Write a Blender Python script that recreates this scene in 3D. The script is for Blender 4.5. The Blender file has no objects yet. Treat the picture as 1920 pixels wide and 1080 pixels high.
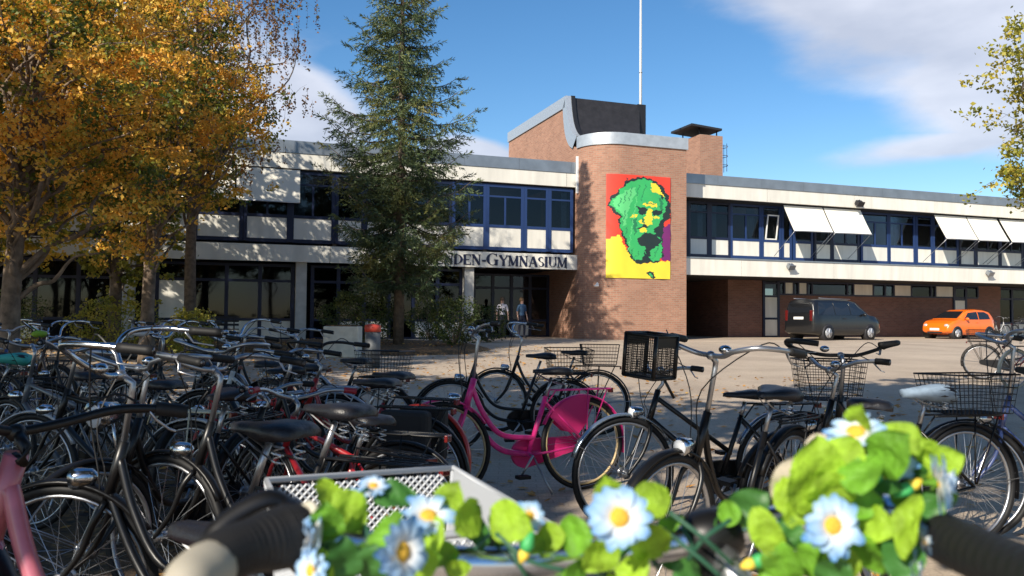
import bpy, bmesh, math, random
import numpy as np
from math import sin, cos, tan, pi, radians, atan, atan2, sqrt, hypot
from mathutils import Vector, Matrix
S = bpy.context.scene
COL = S.collection
random.seed(5); rng = np.random.default_rng(5)

# ------------------------------------------------------------------ camera
F = 1500.0; CH = 1.3; PITCH = atan(51 / F); ROLL = radians(.45)
cd = bpy.data.cameras.new('camera'); cam = bpy.data.objects.new('camera', cd); COL.objects.link(cam)
cd.sensor_width = 36; cd.lens = 36 * F / 1920; cd.clip_start = .02; cd.clip_end = 3000
cam.matrix_world = Matrix.Translation((0, 0, CH)) @ Matrix.Rotation(pi / 2 + PITCH, 4, 'X') @ Matrix.Rotation(ROLL, 4, 'Z')
cd.dof.use_dof = True; cd.dof.focus_distance = 12; cd.dof.aperture_fstop = 7.5
S.camera = cam
# ------------------------------------------------------------------ light
SUN_EL = radians(32); SUN_AZ = radians(213.5)
S.view_settings.view_transform = 'Standard'; S.view_settings.look = 'None'; S.view_settings.gamma = 1
S.view_settings.exposure = 0.5
sd = bpy.data.lights.new('sun', 'SUN'); so = bpy.data.objects.new('sun', sd); COL.objects.link(so)
sd.energy = 4.9; sd.angle = radians(.5); sd.color = (1, .91, .77)
sv = Vector((sin(SUN_AZ) * cos(SUN_EL), cos(SUN_AZ) * cos(SUN_EL), sin(SUN_EL)))
so.rotation_euler = sv.to_track_quat('Z', 'Y').to_euler(); so.location = sv * 60
W = bpy.data.worlds.new('World'); S.world = W; W.use_nodes = True
nt = W.node_tree; N = nt.nodes; L = nt.links; N.clear()
class NB:
    """tiny math-node writer"""
    def __init__(s, nt): s.nt = nt
    def m(s, op, a, b=None, c=None, clamp=False):
        n = s.nt.nodes.new('ShaderNodeMath'); n.operation = op; n.use_clamp = clamp
        for i, v in enumerate((a, b, c)):
            if v is None: continue
            if isinstance(v, (int, float)): n.inputs[i].default_value = v
            else: s.nt.links.new(v, n.inputs[i])
        return n.outputs[0]
nb = NB(nt)
out = N.new('ShaderNodeOutputWorld'); bg = N.new('ShaderNodeBackground'); L.new(bg.outputs[0], out.inputs[0])
sky = N.new('ShaderNodeTexSky'); sky.sky_type = 'NISHITA'; sky.sun_disc = False
sky.sun_elevation = SUN_EL; sky.sun_rotation = SUN_AZ; sky.air_density = 1.0; sky.dust_density = .25; sky.ozone_density = 2.6
bg.inputs['Strength'].default_value = .095
tc = N.new('ShaderNodeTexCoord'); sp = N.new('ShaderNodeSeparateXYZ'); L.new(tc.outputs['Generated'], sp.inputs[0])
yy = nb.m('MAXIMUM', sp.outputs['Y'], .02)
U = nb.m('DIVIDE', sp.outputs['X'], yy); V = nb.m('DIVIDE', sp.outputs['Z'], yy)
nz = N.new('ShaderNodeTexNoise'); nz.inputs['Scale'].default_value = 3.2; nz.inputs['Detail'].default_value = 7; nz.inputs['Roughness'].default_value = .55
mp = N.new('ShaderNodeMapping'); mp.inputs['Scale'].default_value = (1, 1, 2.6); L.new(tc.outputs['Generated'], mp.inputs[0]); L.new(mp.outputs[0], nz.inputs['Vector'])
nzf = nb.m('SUBTRACT', nz.outputs['Fac'], .5)
def blob(px, py, a, b, tilt, k=1.0):
    u0 = (px - 960) / F; v0 = (591 - py) / F; a /= F; b /= F; c, s_ = cos(radians(tilt)), sin(radians(tilt))
    du = nb.m('SUBTRACT', U, u0); dv = nb.m('SUBTRACT', V, v0)
    p = nb.m('DIVIDE', nb.m('ADD', nb.m('MULTIPLY', du, c), nb.m('MULTIPLY', dv, s_)), a)
    q = nb.m('DIVIDE', nb.m('SUBTRACT', nb.m('MULTIPLY', dv, c), nb.m('MULTIPLY', du, s_)), b)
    r = nb.m('SQRT', nb.m('ADD', nb.m('MULTIPLY', p, p), nb.m('MULTIPLY', q, q)))
    return nb.m('MULTIPLY', nb.m('SUBTRACT', 1.0, r), k)
# cloud banks given by their direction in the sky
bl = None
for args in ((1640, -40, 560, 230, -20), (1850, 150, 260, 160, -10), (1760, 266, 290, 40, 9, .8), (500, 225, 215, 135, -14, 1.9), (880, 290, 110, 40, -12, 1.2), (200, 120, 380, 190, 0), (1500, -260, 900, 200, -8)):
    b_ = blob(*args); bl = b_ if bl is None else nb.m('MAXIMUM', bl, b_)
mask = nb.m('MULTIPLY', nb.m('ADD', bl, nb.m('MULTIPLY', nzf, 1.5)), 1.9, clamp=True)
front = nb.m('MULTIPLY', nb.m('SUBTRACT', sp.outputs['Y'], .05), 8, clamp=True)
back = nb.m('MULTIPLY', nb.m('SUBTRACT', nz.outputs['Fac'], .52), 6, clamp=True)
mk = nb.m('ADD', nb.m('MULTIPLY', mask, front), nb.m('MULTIPLY', back, nb.m('SUBTRACT', 1.0, front)), clamp=True)
mk = nb.m('MULTIPLY', mk, .88)
ss = N.new('ShaderNodeMapRange'); ss.interpolation_type = 'SMOOTHSTEP'; L.new(mk, ss.inputs['Value']); ss.inputs['To Max'].default_value = .9
nz2 = N.new('ShaderNodeTexNoise'); nz2.inputs['Scale'].default_value = 5; nz2.inputs['Detail'].default_value = 5; L.new(mp.outputs[0], nz2.inputs['Vector'])
cr = N.new('ShaderNodeValToRGB'); cr.color_ramp.elements[0].position = .35; cr.color_ramp.elements[0].color = (4.6, 4.9, 5.8, 1)
cr.color_ramp.elements[1].position = .62; cr.color_ramp.elements[1].color = (6.6, 6.8, 7.6, 1); L.new(nz2.outputs['Fac'], cr.inputs[0])
mx = N.new('ShaderNodeMix'); mx.data_type = 'RGBA'; L.new(ss.outputs[0], mx.inputs[0])
gm = N.new('ShaderNodeHueSaturation'); gm.inputs['Saturation'].default_value = 1.25; gm.inputs['Value'].default_value = 1.12; L.new(sky.outputs[0], gm.inputs['Color'])
L.new(gm.outputs[0], mx.inputs[6]); L.new(cr.outputs[0], mx.inputs[7]); L.new(mx.outputs[2], bg.inputs['Color'])

# ------------------------------------------------------------------ helpers
MATS = {}
def mat(name, col, rough=.6, metal=0, var=.0, scale=8, bump=0, bscale=40, spec=.5, ramp=None, trans=0, coat=0, detail=4):
    if name in MATS: return MATS[name]
    m = bpy.data.materials.new(name); m.use_nodes = True; t = m.node_tree; n = t.nodes; l = t.links
    b = n['Principled BSDF']; b.inputs['Roughness'].default_value = rough; b.inputs['Metallic'].default_value = metal
    b.inputs['Specular IOR Level'].default_value = spec; b.inputs['Base Color'].default_value = (*col, 1); b.inputs['Coat Weight'].default_value = coat
    if var or ramp or bump:
        c = n.new('ShaderNodeTexCoord')
    if var or ramp:
        z = n.new('ShaderNodeTexNoise'); z.inputs['Scale'].default_value = scale; z.inputs['Detail'].default_value = detail; l.new(c.outputs['Object'], z.inputs['Vector'])
        r = n.new('ShaderNodeValToRGB'); l.new(z.outputs['Fac'], r.inputs[0])
        if ramp:
            e = r.color_ramp.elements
            e[0].position, e[0].color = ramp[0][0], (*ramp[0][1], 1); e[1].position, e[1].color = ramp[-1][0], (*ramp[-1][1], 1)
            for p, cc in ramp[1:-1]:
                x = e.new(p); x.color = (*cc, 1)
        else:
            r.color_ramp.elements[0].position = .3; r.color_ramp.elements[1].position = .7
            r.color_ramp.elements[0].color = (*[k * (1 - var) for k in col], 1); r.color_ramp.elements[1].color = (*[min(1, k * (1 + var)) for k in col], 1)
        l.new(r.outputs[0], b.inputs['Base Color'])
    if bump:
        z2 = n.new('ShaderNodeTexNoise'); z2.inputs['Scale'].default_value = bscale; z2.inputs['Detail'].default_value = 5; l.new(c.outputs['Object'], z2.inputs['Vector'])
        bp = n.new('ShaderNodeBump'); bp.inputs['Strength'].default_value = bump; bp.inputs['Distance'].default_value = .02; l.new(z2.outputs['Fac'], bp.inputs['Height']); l.new(bp.outputs[0], b.inputs['Normal'])
    if trans:
        tr = n.new('ShaderNodeBsdfTranslucent'); ms = n.new('ShaderNodeMixShader'); ms.inputs[0].default_value = trans
        if var or ramp: l.new(r.outputs[0], tr.inputs[0])
        else: tr.inputs[0].default_value = (*col, 1)
        l.new(b.outputs[0], ms.inputs[1]); l.new(tr.outputs[0], ms.inputs[2]); l.new(ms.outputs[0], n['Material Output'].inputs[0])
    MATS[name] = m; return m
def glass_mat(name, tint=(.55, .62, .68), k=.55):
    if name in MATS: return MATS[name]
    m = bpy.data.materials.new(name); m.use_nodes = True; t = m.node_tree; n = t.nodes; l = t.links
    n.remove(n['Principled BSDF'])
    tr = n.new('ShaderNodeBsdfTransparent'); tr.inputs[0].default_value = (*tint, 1)
    gl = n.new('ShaderNodeBsdfGlossy'); gl.inputs['Roughness'].default_value = .03; gl.inputs[0].default_value = (.9, .93, 1, 1)
    fr = n.new('ShaderNodeFresnel'); fr.inputs[0].default_value = 1.4
    ms = n.new('ShaderNodeMixShader'); l.new(fr.outputs[0], ms.inputs[0]); l.new(tr.outputs[0], ms.inputs[1]); l.new(gl.outputs[0], ms.inputs[2]); l.new(ms.outputs[0], n['Material Output'].inputs[0])
    MATS[name] = m; return m
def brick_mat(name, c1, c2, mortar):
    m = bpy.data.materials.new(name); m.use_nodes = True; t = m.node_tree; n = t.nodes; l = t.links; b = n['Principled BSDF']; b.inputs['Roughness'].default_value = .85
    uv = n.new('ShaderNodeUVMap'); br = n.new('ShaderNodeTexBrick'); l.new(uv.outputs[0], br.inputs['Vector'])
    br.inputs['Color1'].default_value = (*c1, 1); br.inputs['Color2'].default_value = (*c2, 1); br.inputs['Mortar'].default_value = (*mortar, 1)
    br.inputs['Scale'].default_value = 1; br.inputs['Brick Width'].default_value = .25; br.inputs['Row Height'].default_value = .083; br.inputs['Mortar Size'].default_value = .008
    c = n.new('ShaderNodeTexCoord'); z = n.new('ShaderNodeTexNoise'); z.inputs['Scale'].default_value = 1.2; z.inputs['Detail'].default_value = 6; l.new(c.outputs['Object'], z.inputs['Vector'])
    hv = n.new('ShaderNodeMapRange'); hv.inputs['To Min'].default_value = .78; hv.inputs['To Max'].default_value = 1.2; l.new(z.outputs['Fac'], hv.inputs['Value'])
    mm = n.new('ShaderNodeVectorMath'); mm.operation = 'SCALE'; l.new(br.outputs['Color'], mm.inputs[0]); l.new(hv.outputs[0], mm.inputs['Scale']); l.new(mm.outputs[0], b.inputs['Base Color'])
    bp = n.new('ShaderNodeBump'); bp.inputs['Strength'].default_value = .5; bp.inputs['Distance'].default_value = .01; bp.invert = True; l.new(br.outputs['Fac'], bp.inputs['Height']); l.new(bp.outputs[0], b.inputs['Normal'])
    MATS[name] = m; return m

def crom(pts, n=6):
    """smooth polyline through points"""
    P = [Vector(p) for p in pts]
    if len(P) < 3: return P
    P = [P[0] * 2 - P[1]] + P + [P[-1] * 2 - P[-2]]; o = []
    for i in range(1, len(P) - 2):
        for k in range(n):
            t = k / n; a, b, c, d = P[i - 1:i + 3]
            o.append(.5 * ((2 * b) + (c - a) * t + (2 * a - 5 * b + 4 * c - d) * t * t + (3 * b - a - 3 * c + d) * t ** 3))
    o.append(P[-2]); return o
class MB:
    def __init__(s): s.v = []; s.f = []; s.mi = []; s.sm = []; s.uv = {}; s.T = None
    def add(s, vs, fs, mi=0, smooth=False):
        o = len(s.v)
        if s.T is not None: vs = [s.T @ Vector(p) for p in vs]
        s.v += [tuple(p) for p in vs]
        for f in fs: s.f.append(tuple(i + o for i in f)); s.mi.append(mi); s.sm.append(smooth)
        return s
    def box(s, x0, x1, y0, y1, z0, z1, mi=0):
        if x1 < x0: x0, x1 = x1, x0
        if y1 < y0: y0, y1 = y1, y0
        return s.add([(x0, y0, z0), (x1, y0, z0), (x1, y1, z0), (x0, y1, z0), (x0, y0, z1), (x1, y0, z1), (x1, y1, z1), (x0, y1, z1)],
                     [(0, 3, 2, 1), (4, 5, 6, 7), (0, 1, 5, 4), (1, 2, 6, 5), (2, 3, 7, 6), (3, 0, 4, 7)], mi)
    def tube(s, pts, r, seg=8, mi=0, cap=True, flat=1.0):
        P = [Vector(p) for p in pts]; n = len(P); rs = r if isinstance(r, (list, tuple)) else [r] * n
        vs = []; fs = []; up = None
        for i, p in enumerate(P):
            d = (P[min(i + 1, n - 1)] - P[max(i - 1, 0)])
            if d.length < 1e-9: d = Vector((0, 0, 1))
            d.normalize()
            if up is None:
                up = Vector((0, 0, 1)) if abs(d.z) < .9 else Vector((0, 1, 0))
            x = up.cross(d)
            if x.length < 1e-6: x = Vector((1, 0, 0)).cross(d)
            x.normalize(); y = d.cross(x); up = y
            for k in range(seg):
                a = 2 * pi * k / seg; vs.append(p + x * (cos(a) * rs[i]) + y * (sin(a) * rs[i] * flat))
        for i in range(n - 1):
            for k in range(seg):
                k2 = (k + 1) % seg; fs.append((i * seg + k, i * seg + k2, (i + 1) * seg + k2, (i + 1) * seg + k))
        if cap: fs.append(tuple(range(seg))[::-1]); fs.append(tuple((n - 1) * seg + k for k in range(seg)))
        return s.add(vs, fs, mi, seg > 4)
    def torus(s, c, R, r, M=40, m=8, mi=0, axis='y', rz=None):
        vs = []; fs = []; rz = rz or r
        for i in range(M):
            a = 2 * pi * i / M
            for k in range(m):
                b = 2 * pi * k / m; q = R + r * cos(b); h = rz * sin(b)
                vs.append((c[0] + q * cos(a), c[1] + h, c[2] + q * sin(a)) if axis == 'y' else (c[0] + q * cos(a), c[1] + q * sin(a), c[2] + h))
        for i in range(M):
            for k in range(m):
                fs.append((i * m + k, i * m + (k + 1) % m, ((i + 1) % M) * m + (k + 1) % m, ((i + 1) % M) * m + k))
        return s.add(vs, fs, mi, True)
    def ball(s, c, r, seg=12, rings=8, mi=0):
        r = r if isinstance(r, (list, tuple)) else (r, r, r); vs = []; fs = []
        for i in range(rings + 1):
            t = pi * i / rings
            for k in range(seg):
                a = 2 * pi * k / seg; vs.append((c[0] + r[0] * sin(t) * cos(a), c[1] + r[1] * sin(t) * sin(a), c[2] + r[2] * cos(t)))
        for i in range(rings):
            for k in range(seg): fs.append((i * seg + k, (i + 1) * seg + k, (i + 1) * seg + (k + 1) % seg, i * seg + (k + 1) % seg))
        return s.add(vs, fs, mi, True)
    def prism(s, poly, y0, y1, mi=0):
        """poly in x,z extruded along y"""
        n = len(poly); vs = [(p[0], y0, p[1]) for p in poly] + [(p[0], y1, p[1]) for p in poly]
        return s.add(vs, [tuple(range(n)), tuple(range(2 * n - 1, n - 1, -1))] + [(i, i + n, (i + 1) % n + n, (i + 1) % n) for i in range(n)], mi)
    def loft(s, rings, mi=0, closed=True, cap=True, smooth=True):
        n = len(rings[0]); vs = [p for r in rings for p in r]; fs = []
        for i in range(len(rings) - 1):
            for k in range(n if closed else n - 1):
                k2 = (k + 1) % n; fs.append((i * n + k, i * n + k2, (i + 1) * n + k2, (i + 1) * n + k))
        if cap: fs.append(tuple(range(n))[::-1]); fs.append(tuple((len(rings) - 1) * n + k for k in range(n)))
        return s.add(vs, fs, mi, smooth)
    def build(s, name, m, parent=None, recalc=True, boxuv=False, bevel=0):
        me = bpy.data.meshes.new(name); me.from_pydata(s.v, [], s.f)
        ms = m if isinstance(m, (list, tuple)) else [m]
        for x in ms: me.materials.append(x)
        me.polygons.foreach_set('material_index', s.mi); me.polygons.foreach_set('use_smooth', s.sm)
        if recalc:
            bm = bmesh.new(); bm.from_mesh(me); bmesh.ops.recalc_face_normals(bm, faces=bm.faces); bm.to_mesh(me); bm.free()
        if boxuv:
            uvl = me.uv_layers.new(name='UVMap')
            for p in me.polygons:
                nn = p.normal; ax = max(range(3), key=lambda i: abs(nn[i]))
                for li in p.loop_indices:
                    co = me.vertices[me.loops[li].vertex_index].co
                    uvl.data[li].uv = (co.y, co.z) if ax == 0 else ((co.x, co.z) if ax == 1 else (co.x, co.y))
        o = bpy.data.objects.new(name, me); COL.objects.link(o)
        if parent is not None: o.parent = parent
        if bevel:
            b = o.modifiers.new('bevel', 'BEVEL'); b.width = bevel; b.segments = 2; b.limit_method = 'ANGLE'
        return o
def tag(o, label=None, cat=None, group=None, kind=None):
    if label: o['label'] = label
    if cat: o['category'] = cat
    if group: o['group'] = group
    if kind: o['kind'] = kind
    return o
def thing(name, label, cat, loc=(0, 0, 0), rz=0, group=None):
    o = bpy.data.objects.new(name, None); COL.objects.link(o); o.location = loc; o.rotation_euler = (0, 0, rz); o.empty_display_size = .2
    return tag(o, label, cat, group)
def quads(name, C, A, B, m, parent=None):
    """bulk leaf mesh: centres C, half axes A and B (N,3) -> rhombus leaves"""
    n = len(C); v = np.empty((n, 4, 3)); v[:, 0] = C - A; v[:, 1] = C - B * .9 + A * .1; v[:, 2] = C + A; v[:, 3] = C + B * .9 + A * .1
    me = bpy.data.meshes.new(name); me.vertices.add(n * 4); me.vertices.foreach_set('co', v.ravel())
    me.loops.add(n * 4); me.loops.foreach_set('vertex_index', np.arange(n * 4, dtype=np.int32)); me.polygons.add(n)
    me.polygons.foreach_set('loop_start', np.arange(0, n * 4, 4, dtype=np.int32)); me.polygons.foreach_set('loop_total', np.full(n, 4, dtype=np.int32))
    me.update(); me.materials.append(m); o = bpy.data.objects.new(name, me); COL.objects.link(o)
    if parent is not None: o.parent = parent
    return o
def rand_axes(n, size, up=.0, elong=.7, jit=.35):
    a = rng.normal(size=(n, 3)); a /= np.linalg.norm(a, axis=1)[:, None]
    b = rng.normal(size=(n, 3)); b[:, 2] += 0
    nrm = rng.normal(size=(n, 3)); nrm[:, 2] += up; nrm /= np.linalg.norm(nrm, axis=1)[:, None]
    a = np.cross(nrm, a); a /= np.linalg.norm(a, axis=1)[:, None] + 1e-9; b = np.cross(nrm, a)
    s = size * (1 + jit * rng.uniform(-1, 1, n))[:, None]
    return a * s * .5, b * s * .5 * elong
def gz(y): return 0.0 if y < 8 else (.3 if y > 30 else (y - 8) / 22 * .3)
def ray(x, y):
    u = (x - 960) / F; v = (540 - y) / F; c, s_ = cos(ROLL), sin(ROLL); r = u * c - v * s_; w = u * s_ + v * c
    return Vector((r, cos(PITCH) - w * sin(PITCH), sin(PITCH) + w * cos(PITCH)))
def at(x, y, d):
    r = ray(x, y); return Vector((0, 0, CH)) + r * (d / r.y)
def gnd(x, y, z=0):
    r = ray(x, y); return Vector((0, 0, CH)) + r * ((z - CH) / r.z)
def aim(x, Y):
    return (x - 960) / F * Y

# materials
M_aw = mat('awning_shade', (.62, .60, .56), .8, var=.12, scale=4)
M_paint = mat('white_panel', (.70, .68, .61), .55, var=.10, scale=1.5, detail=7)
_n = M_paint.node_tree.nodes; _m = _n.new('ShaderNodeMapping'); _m.inputs['Scale'].default_value = (2.2, 2.2, .35); _t = next(q for q in _n if q.type == 'TEX_COORD'); _z = next(q for q in _n if q.type == 'TEX_NOISE')
M_paint.node_tree.links.new(_t.outputs['Object'], _m.inputs[0]); M_paint.node_tree.links.new(_m.outputs[0], _z.inputs['Vector'])
M_white = mat('white_paint', (.8, .8, .78), .45)
M_grey = mat('zinc_sheet', (.30, .33, .36), .38, .65, var=.12, scale=2)
M_zinc = mat('bright_zinc', (.60, .61, .61), .36, .6, var=.12, scale=3)
M_navy = mat('navy_frame', (.006, .012, .042), .45)
M_blue = mat('blue_frame', (.013, .038, .13), .5)
M_brick = brick_mat('brick', (.40, .205, .135), (.31, .152, .10), (.33, .26, .20))
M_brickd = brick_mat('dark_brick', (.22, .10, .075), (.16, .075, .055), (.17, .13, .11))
M_slate = mat('dark_slate', (.018, .017, .02), .6, var=.3, scale=4)
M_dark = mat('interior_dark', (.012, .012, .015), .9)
M_conc = mat('concrete', (.50, .49, .46), .8, var=.12, scale=4, bump=.3)
M_glass = glass_mat('window_glass', (.42, .48, .54))
M_curt = mat('curtain', (.68, .66, .6), .9, var=.1, scale=12)
M_alu = mat('aluminium', (.42, .43, .46), .36, .9)
M_chrome = mat('chrome', (.5, .53, .58), .18, 1.0)
M_black = mat('black_paint', (.006, .006, .007), .38, spec=.4)
M_rub = mat('rubber', (.009, .009, .010), .6, spec=.35)
M_sad = mat('black_leather', (.011, .011, .015), .42, bump=.15, bscale=120)
M_bark = mat('bark', (.13, .10, .075), .9, var=.4, scale=9, bump=.6, bscale=20)
M_barkl = mat('pale_bark', (.17, .125, .09), .9, var=.5, scale=7, bump=.6, bscale=20)

# ------------------------------------------------------------------ ground
def ground_mat():
    m = bpy.data.materials.new('plaza_paving'); m.use_nodes = True; t = m.node_tree; n = t.nodes; l = t.links; b = n['Principled BSDF']; b.inputs['Roughness'].default_value = .9
    c = n.new('ShaderNodeTexCoord')
    z = n.new('ShaderNodeTexNoise'); z.inputs['Scale'].default_value = .55; z.inputs['Detail'].default_value = 8; l.new(c.outputs['Object'], z.inputs['Vector'])
    r = n.new('ShaderNodeValToRGB'); l.new(z.outputs['Fac'], r.inputs[0]); e = r.color_ramp.elements
    e[0].position = .32; e[0].color = (.39, .31, .235, 1); e[1].position = .68; e[1].color = (.53, .43, .325, 1)
    z2 = n.new('ShaderNodeTexNoise'); z2.inputs['Scale'].default_value = 60; z2.inputs['Detail'].default_value = 6; l.new(c.outputs['Object'], z2.inputs['Vector'])
    mr = n.new('ShaderNodeMapRange'); mr.inputs['To Min'].default_value = .55; mr.inputs['To Max'].default_value = 1.45; l.new(z2.outputs['Fac'], mr.inputs['Value'])
    v = n.new('ShaderNodeVectorMath'); v.operation = 'SCALE'; l.new(r.outputs[0], v.inputs[0]); l.new(mr.outputs[0], v.inputs['Scale'])
    br = n.new('ShaderNodeTexBrick'); br.inputs['Scale'].default_value = 1; br.inputs['Brick Width'].default_value = .2; br.inputs['Row Height'].default_value = .1; br.inputs['Mortar Size'].default_value = .006
    br.inputs['Color1'].default_value = (1, 1, 1, 1); br.inputs['Color2'].default_value = (.93, .93, .93, 1); br.inputs['Mortar'].default_value = (.78, .78, .78, 1); l.new(c.outputs['Object'], br.inputs['Vector'])
    mu = n.new('ShaderNodeMix'); mu.data_type = 'RGBA'; mu.blend_type = 'MULTIPLY'; mu.inputs[0].default_value = 1; l.new(v.outputs[0], mu.inputs[6]); l.new(br.outputs['Color'], mu.inputs[7]); l.new(mu.outputs[2], b.inputs['Base Color'])
    bp = n.new('ShaderNodeBump'); bp.inputs['Strength'].default_value = .4; bp.inputs['Distance'].default_value = .01; l.new(z2.outputs['Fac'], bp.inputs['Height']); l.new(bp.outputs[0], b.inputs['Normal'])
    return m
g = MB(); ys = [-80, -20, 0, 8, 12, 16, 20, 25, 30, 34, 60, 200, 700]; xs = [-500, -60, -20, 0, 20, 60, 500]
g.add([(x, y, gz(y)) for y in ys for x in xs], [(j * 7 + i, j * 7 + i + 1, (j + 1) * 7 + i + 1, (j + 1) * 7 + i) for j in range(len(ys) - 1) for i in range(6)])
tag(g.build('ground', ground_mat()), kind='structure')
# planting bed in front of the left wing with leaf litter
M_soil = mat('mulch', (.10, .065, .04), .95, ramp=[(.35, (.05, .035, .022)), (.55, (.13, .075, .035)), (.7, (.30, .17, .06))], scale=14, bump=.8, bscale=30)
def bed(name, poly, h):
    b = MB(); n = len(poly); c = (sum(p[0] for p in poly) / n, sum(p[1] for p in poly) / n)
    rings = []
    for k, hh in ((1.0, -.02), (.985, .07), (.9, h * .8), (.5, h), (.02, h)):
        rings.append([(c[0] + (p[0] - c[0]) * k, c[1] + (p[1] - c[1]) * k, gz(p[1]) + hh) for p in poly])
    b.loft(rings, cap=False); return b.build(name, M_soil)
BED = [(-24, 21.5), (-10, 23), (-6.2, 22.2), (-3.0, 21.6), (-1.3, 22.3), (-.6, 24.5), (-1.4, 27.6), (-4, 28.4), (-10, 27), (-24, 24)]
tag(bed('planting_bed', BED, .18), kind='structure')
ll = []
while len(ll) < 11000:
    x = random.uniform(-19, 1.5) if len(ll) < 9500 else random.uniform(-4, 6); y = random.uniform(8, 27) if len(ll) < 9500 else random.uniform(2, 16)
    if len(ll) >= 9500: ll.append((x, y, gz(y) + .014)); continue
    if random.random() < (.9 if x < -3.5 else .3) * (1 if y > 12 else .35): ll.append((x, y, gz(y) + (.2 if y > 22.5 and x < -1.5 else .012)))
a_, b_ = rand_axes(len(ll), .085, up=5)
tag(quads('fallen_leaves', np.array(ll), a_, b_, mat('leaf_litter', (.4, .2, .05), .8, ramp=[(.3, (.30, .12, .03)), (.5, (.5, .24, .05)), (.7, (.55, .36, .08))], scale=3)),
    kind='stuff', label='yellow and brown fallen leaves scattered on the paving under the trees', cat='fallen leaves')
a_ = None

sb = MB(); sp_ = [(-9.5, .4), (-2.0, .2), (-.75, 1.6), (-.8, 3.6), (-1.0, 6.4), (-1.7, 8.0), (-4.5, 9.4), (-9.5, 10.5)]
pts_ = [(p.x, p.y) for p in crom([(x, y, 0) for x, y in sp_ + sp_[:1]], 6)[:-1]]
sb.add([(-5, 5, .012)] + [(x + .12 * sin(k * 1.9), y + .12 * cos(k * 2.3), gz(y) + .004) for k, (x, y) in enumerate(pts_)], [(0, k + 1, (k + 1) % len(pts_) + 1) for k in range(len(pts_))])
tag(sb.build('bare_soil', M_soil), kind='structure')
# ------------------------------------------------------------------ school building
TH = atan(.355); O = Vector((0, 34.4, 0))
BZ = .28
sch = thing('school_building', 'long two-storey school with brick stair tower, white fascias and blue window bands', 'building', O, TH)
def blk(name, a0, a1, b0, b1, z0, z1, m, par=None, uv=False, bevel=0):
    return MB().box(a0, a1, -b0, -b1, z0, z1).build(name, m, par or sch, boxuv=uv, bevel=bevel)
LE = -24; RE = 42
# roofs and slabs
blk('roof', LE, 2.68, .62, -12, 7.3, 7.62, M_slate)
blk('roof', 7.22, RE, .92, -12, 7.2, 7.5, M_slate)
blk('floor_slab', LE, 2.66, .55, -12, 3.42, 3.62, M_conc)
blk('floor_slab', 7.22, RE, 1.9, -12, 3.2, 3.6, M_conc)
# parapets (zinc) and white fascias in panels
def fascia(name, a0, a1, b, z0, z1, m, step, th=.16, gap=.02, joints=None):
    o = MB(); a = a0
    while a < a1 - .01:
        e = min(a + step, a1)
        o.box(a + gap / 2, e - gap / 2, -b, -(b - th), z0, z1); a = e
    o.box(a0, a1, -(b - .02), -(b - th - .05), z0 + .02, z1 - .02, 1)
    return o.build(name, [m, M_dark], sch)
fascia('parapet', LE, 2.72, .80, 7.47, 7.95, M_grey, 2.4, gap=.008)
fascia('parapet', 7.2, RE, 1.12, 7.35, 7.79, M_grey, 2.4, gap=.008)
fascia('fascia', LE + 1.2, 2.72, .77, 6.87, 7.465, M_paint, 5.0)
fascia('fascia', 7.2, RE, 1.08, 6.73, 7.345, M_paint, 5.15)
fascia('fascia', LE + 1.2, 2.72, .80, 3.28, 3.92, M_paint, 5.0)
fascia('fascia', 5.1, RE, 2.0, 3.14, 3.86, M_paint, 5.15)
blk('ledge', 7.2, RE, 2.03, -.1, 3.865, 3.93, M_grey)
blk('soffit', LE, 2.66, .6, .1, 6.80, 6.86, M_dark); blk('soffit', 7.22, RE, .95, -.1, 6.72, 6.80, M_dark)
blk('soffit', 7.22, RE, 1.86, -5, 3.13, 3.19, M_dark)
# upper window bands
def band(cells, b, zt, zb, pt, pb, col_of, opn=()):
    for i, (a0, a1) in enumerate(cells):
        m = col_of(i)
        f = MB(); w = .10
        f.box(a0 - .13, a0, -(b + .04), -(b - .08), pb - .12, zt); f.box(a1, a1 + .13, -(b + .04), -(b - .08), pb - .12, zt)
        f.box(a0, a1, -(b + .03), -(b - .07), pt, pt + .12); f.box(a0, a1, -(b + .03), -(b - .07), zt - .12, zt); f.box(a0, a1, -(b + .03), -(b - .07), pb - .14, pb)
        if (a1 - a0) > .8: f.box(a0, a1, -(b + .03), -(b - .07), zt - .55, zt - .48)
        if (a1 - a0) > 1.2: mid = (a0 + a1) / 2; f.box(mid - .04, mid + .04, -(b + .028), -(b - .06), pt + .12, zt - .55)
        fo = f.build('window', m, sch)
        MB().box(a0, a1, -b, -(b - .012), pt + .1, zt - .1).build('pane', M_glass, fo)
        MB().box(a0 - .005, a1 + .005, -(b + .012), -(b - .05), pb, pt + .005).build('spandrel_panel', M_paint, sch)
        if i in opn or random.random() < .4:
            c = MB(); n = 14; x0, x1 = (a0 + .05, a0 + (a1 - a0) * random.uniform(.25, .5)) if random.random() < .5 else (a1 - (a1 - a0) * random.uniform(.25, .5), a1 - .05)
            pts = [(x0 + (x1 - x0) * k / n, -(b - .25 + .03 * sin(k * 2.1))) for k in range(n + 1)]
            c.loft([[(p[0], p[1], z) for p in pts] for z in (pt + .05, zt - .15)], closed=False, cap=False)
            c.build('curtain', M_curt, fo)
LC = [(-22, -20.6), (-20.3, -19.4), (-19.1, -17.8), (-17.5, -16.1), (-15.8, -14.5), (-14.2, -12.9), (-12.62, -11.16), (-10.88, -9.43), (-9.17, -7.75), (-7.48, -6.59), (-6.34, -5.06), (-4.78, -3.0), (-2.74, -1.52), (-1.27, .15), (.42, 1.29), (1.54, 2.43)]
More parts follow.
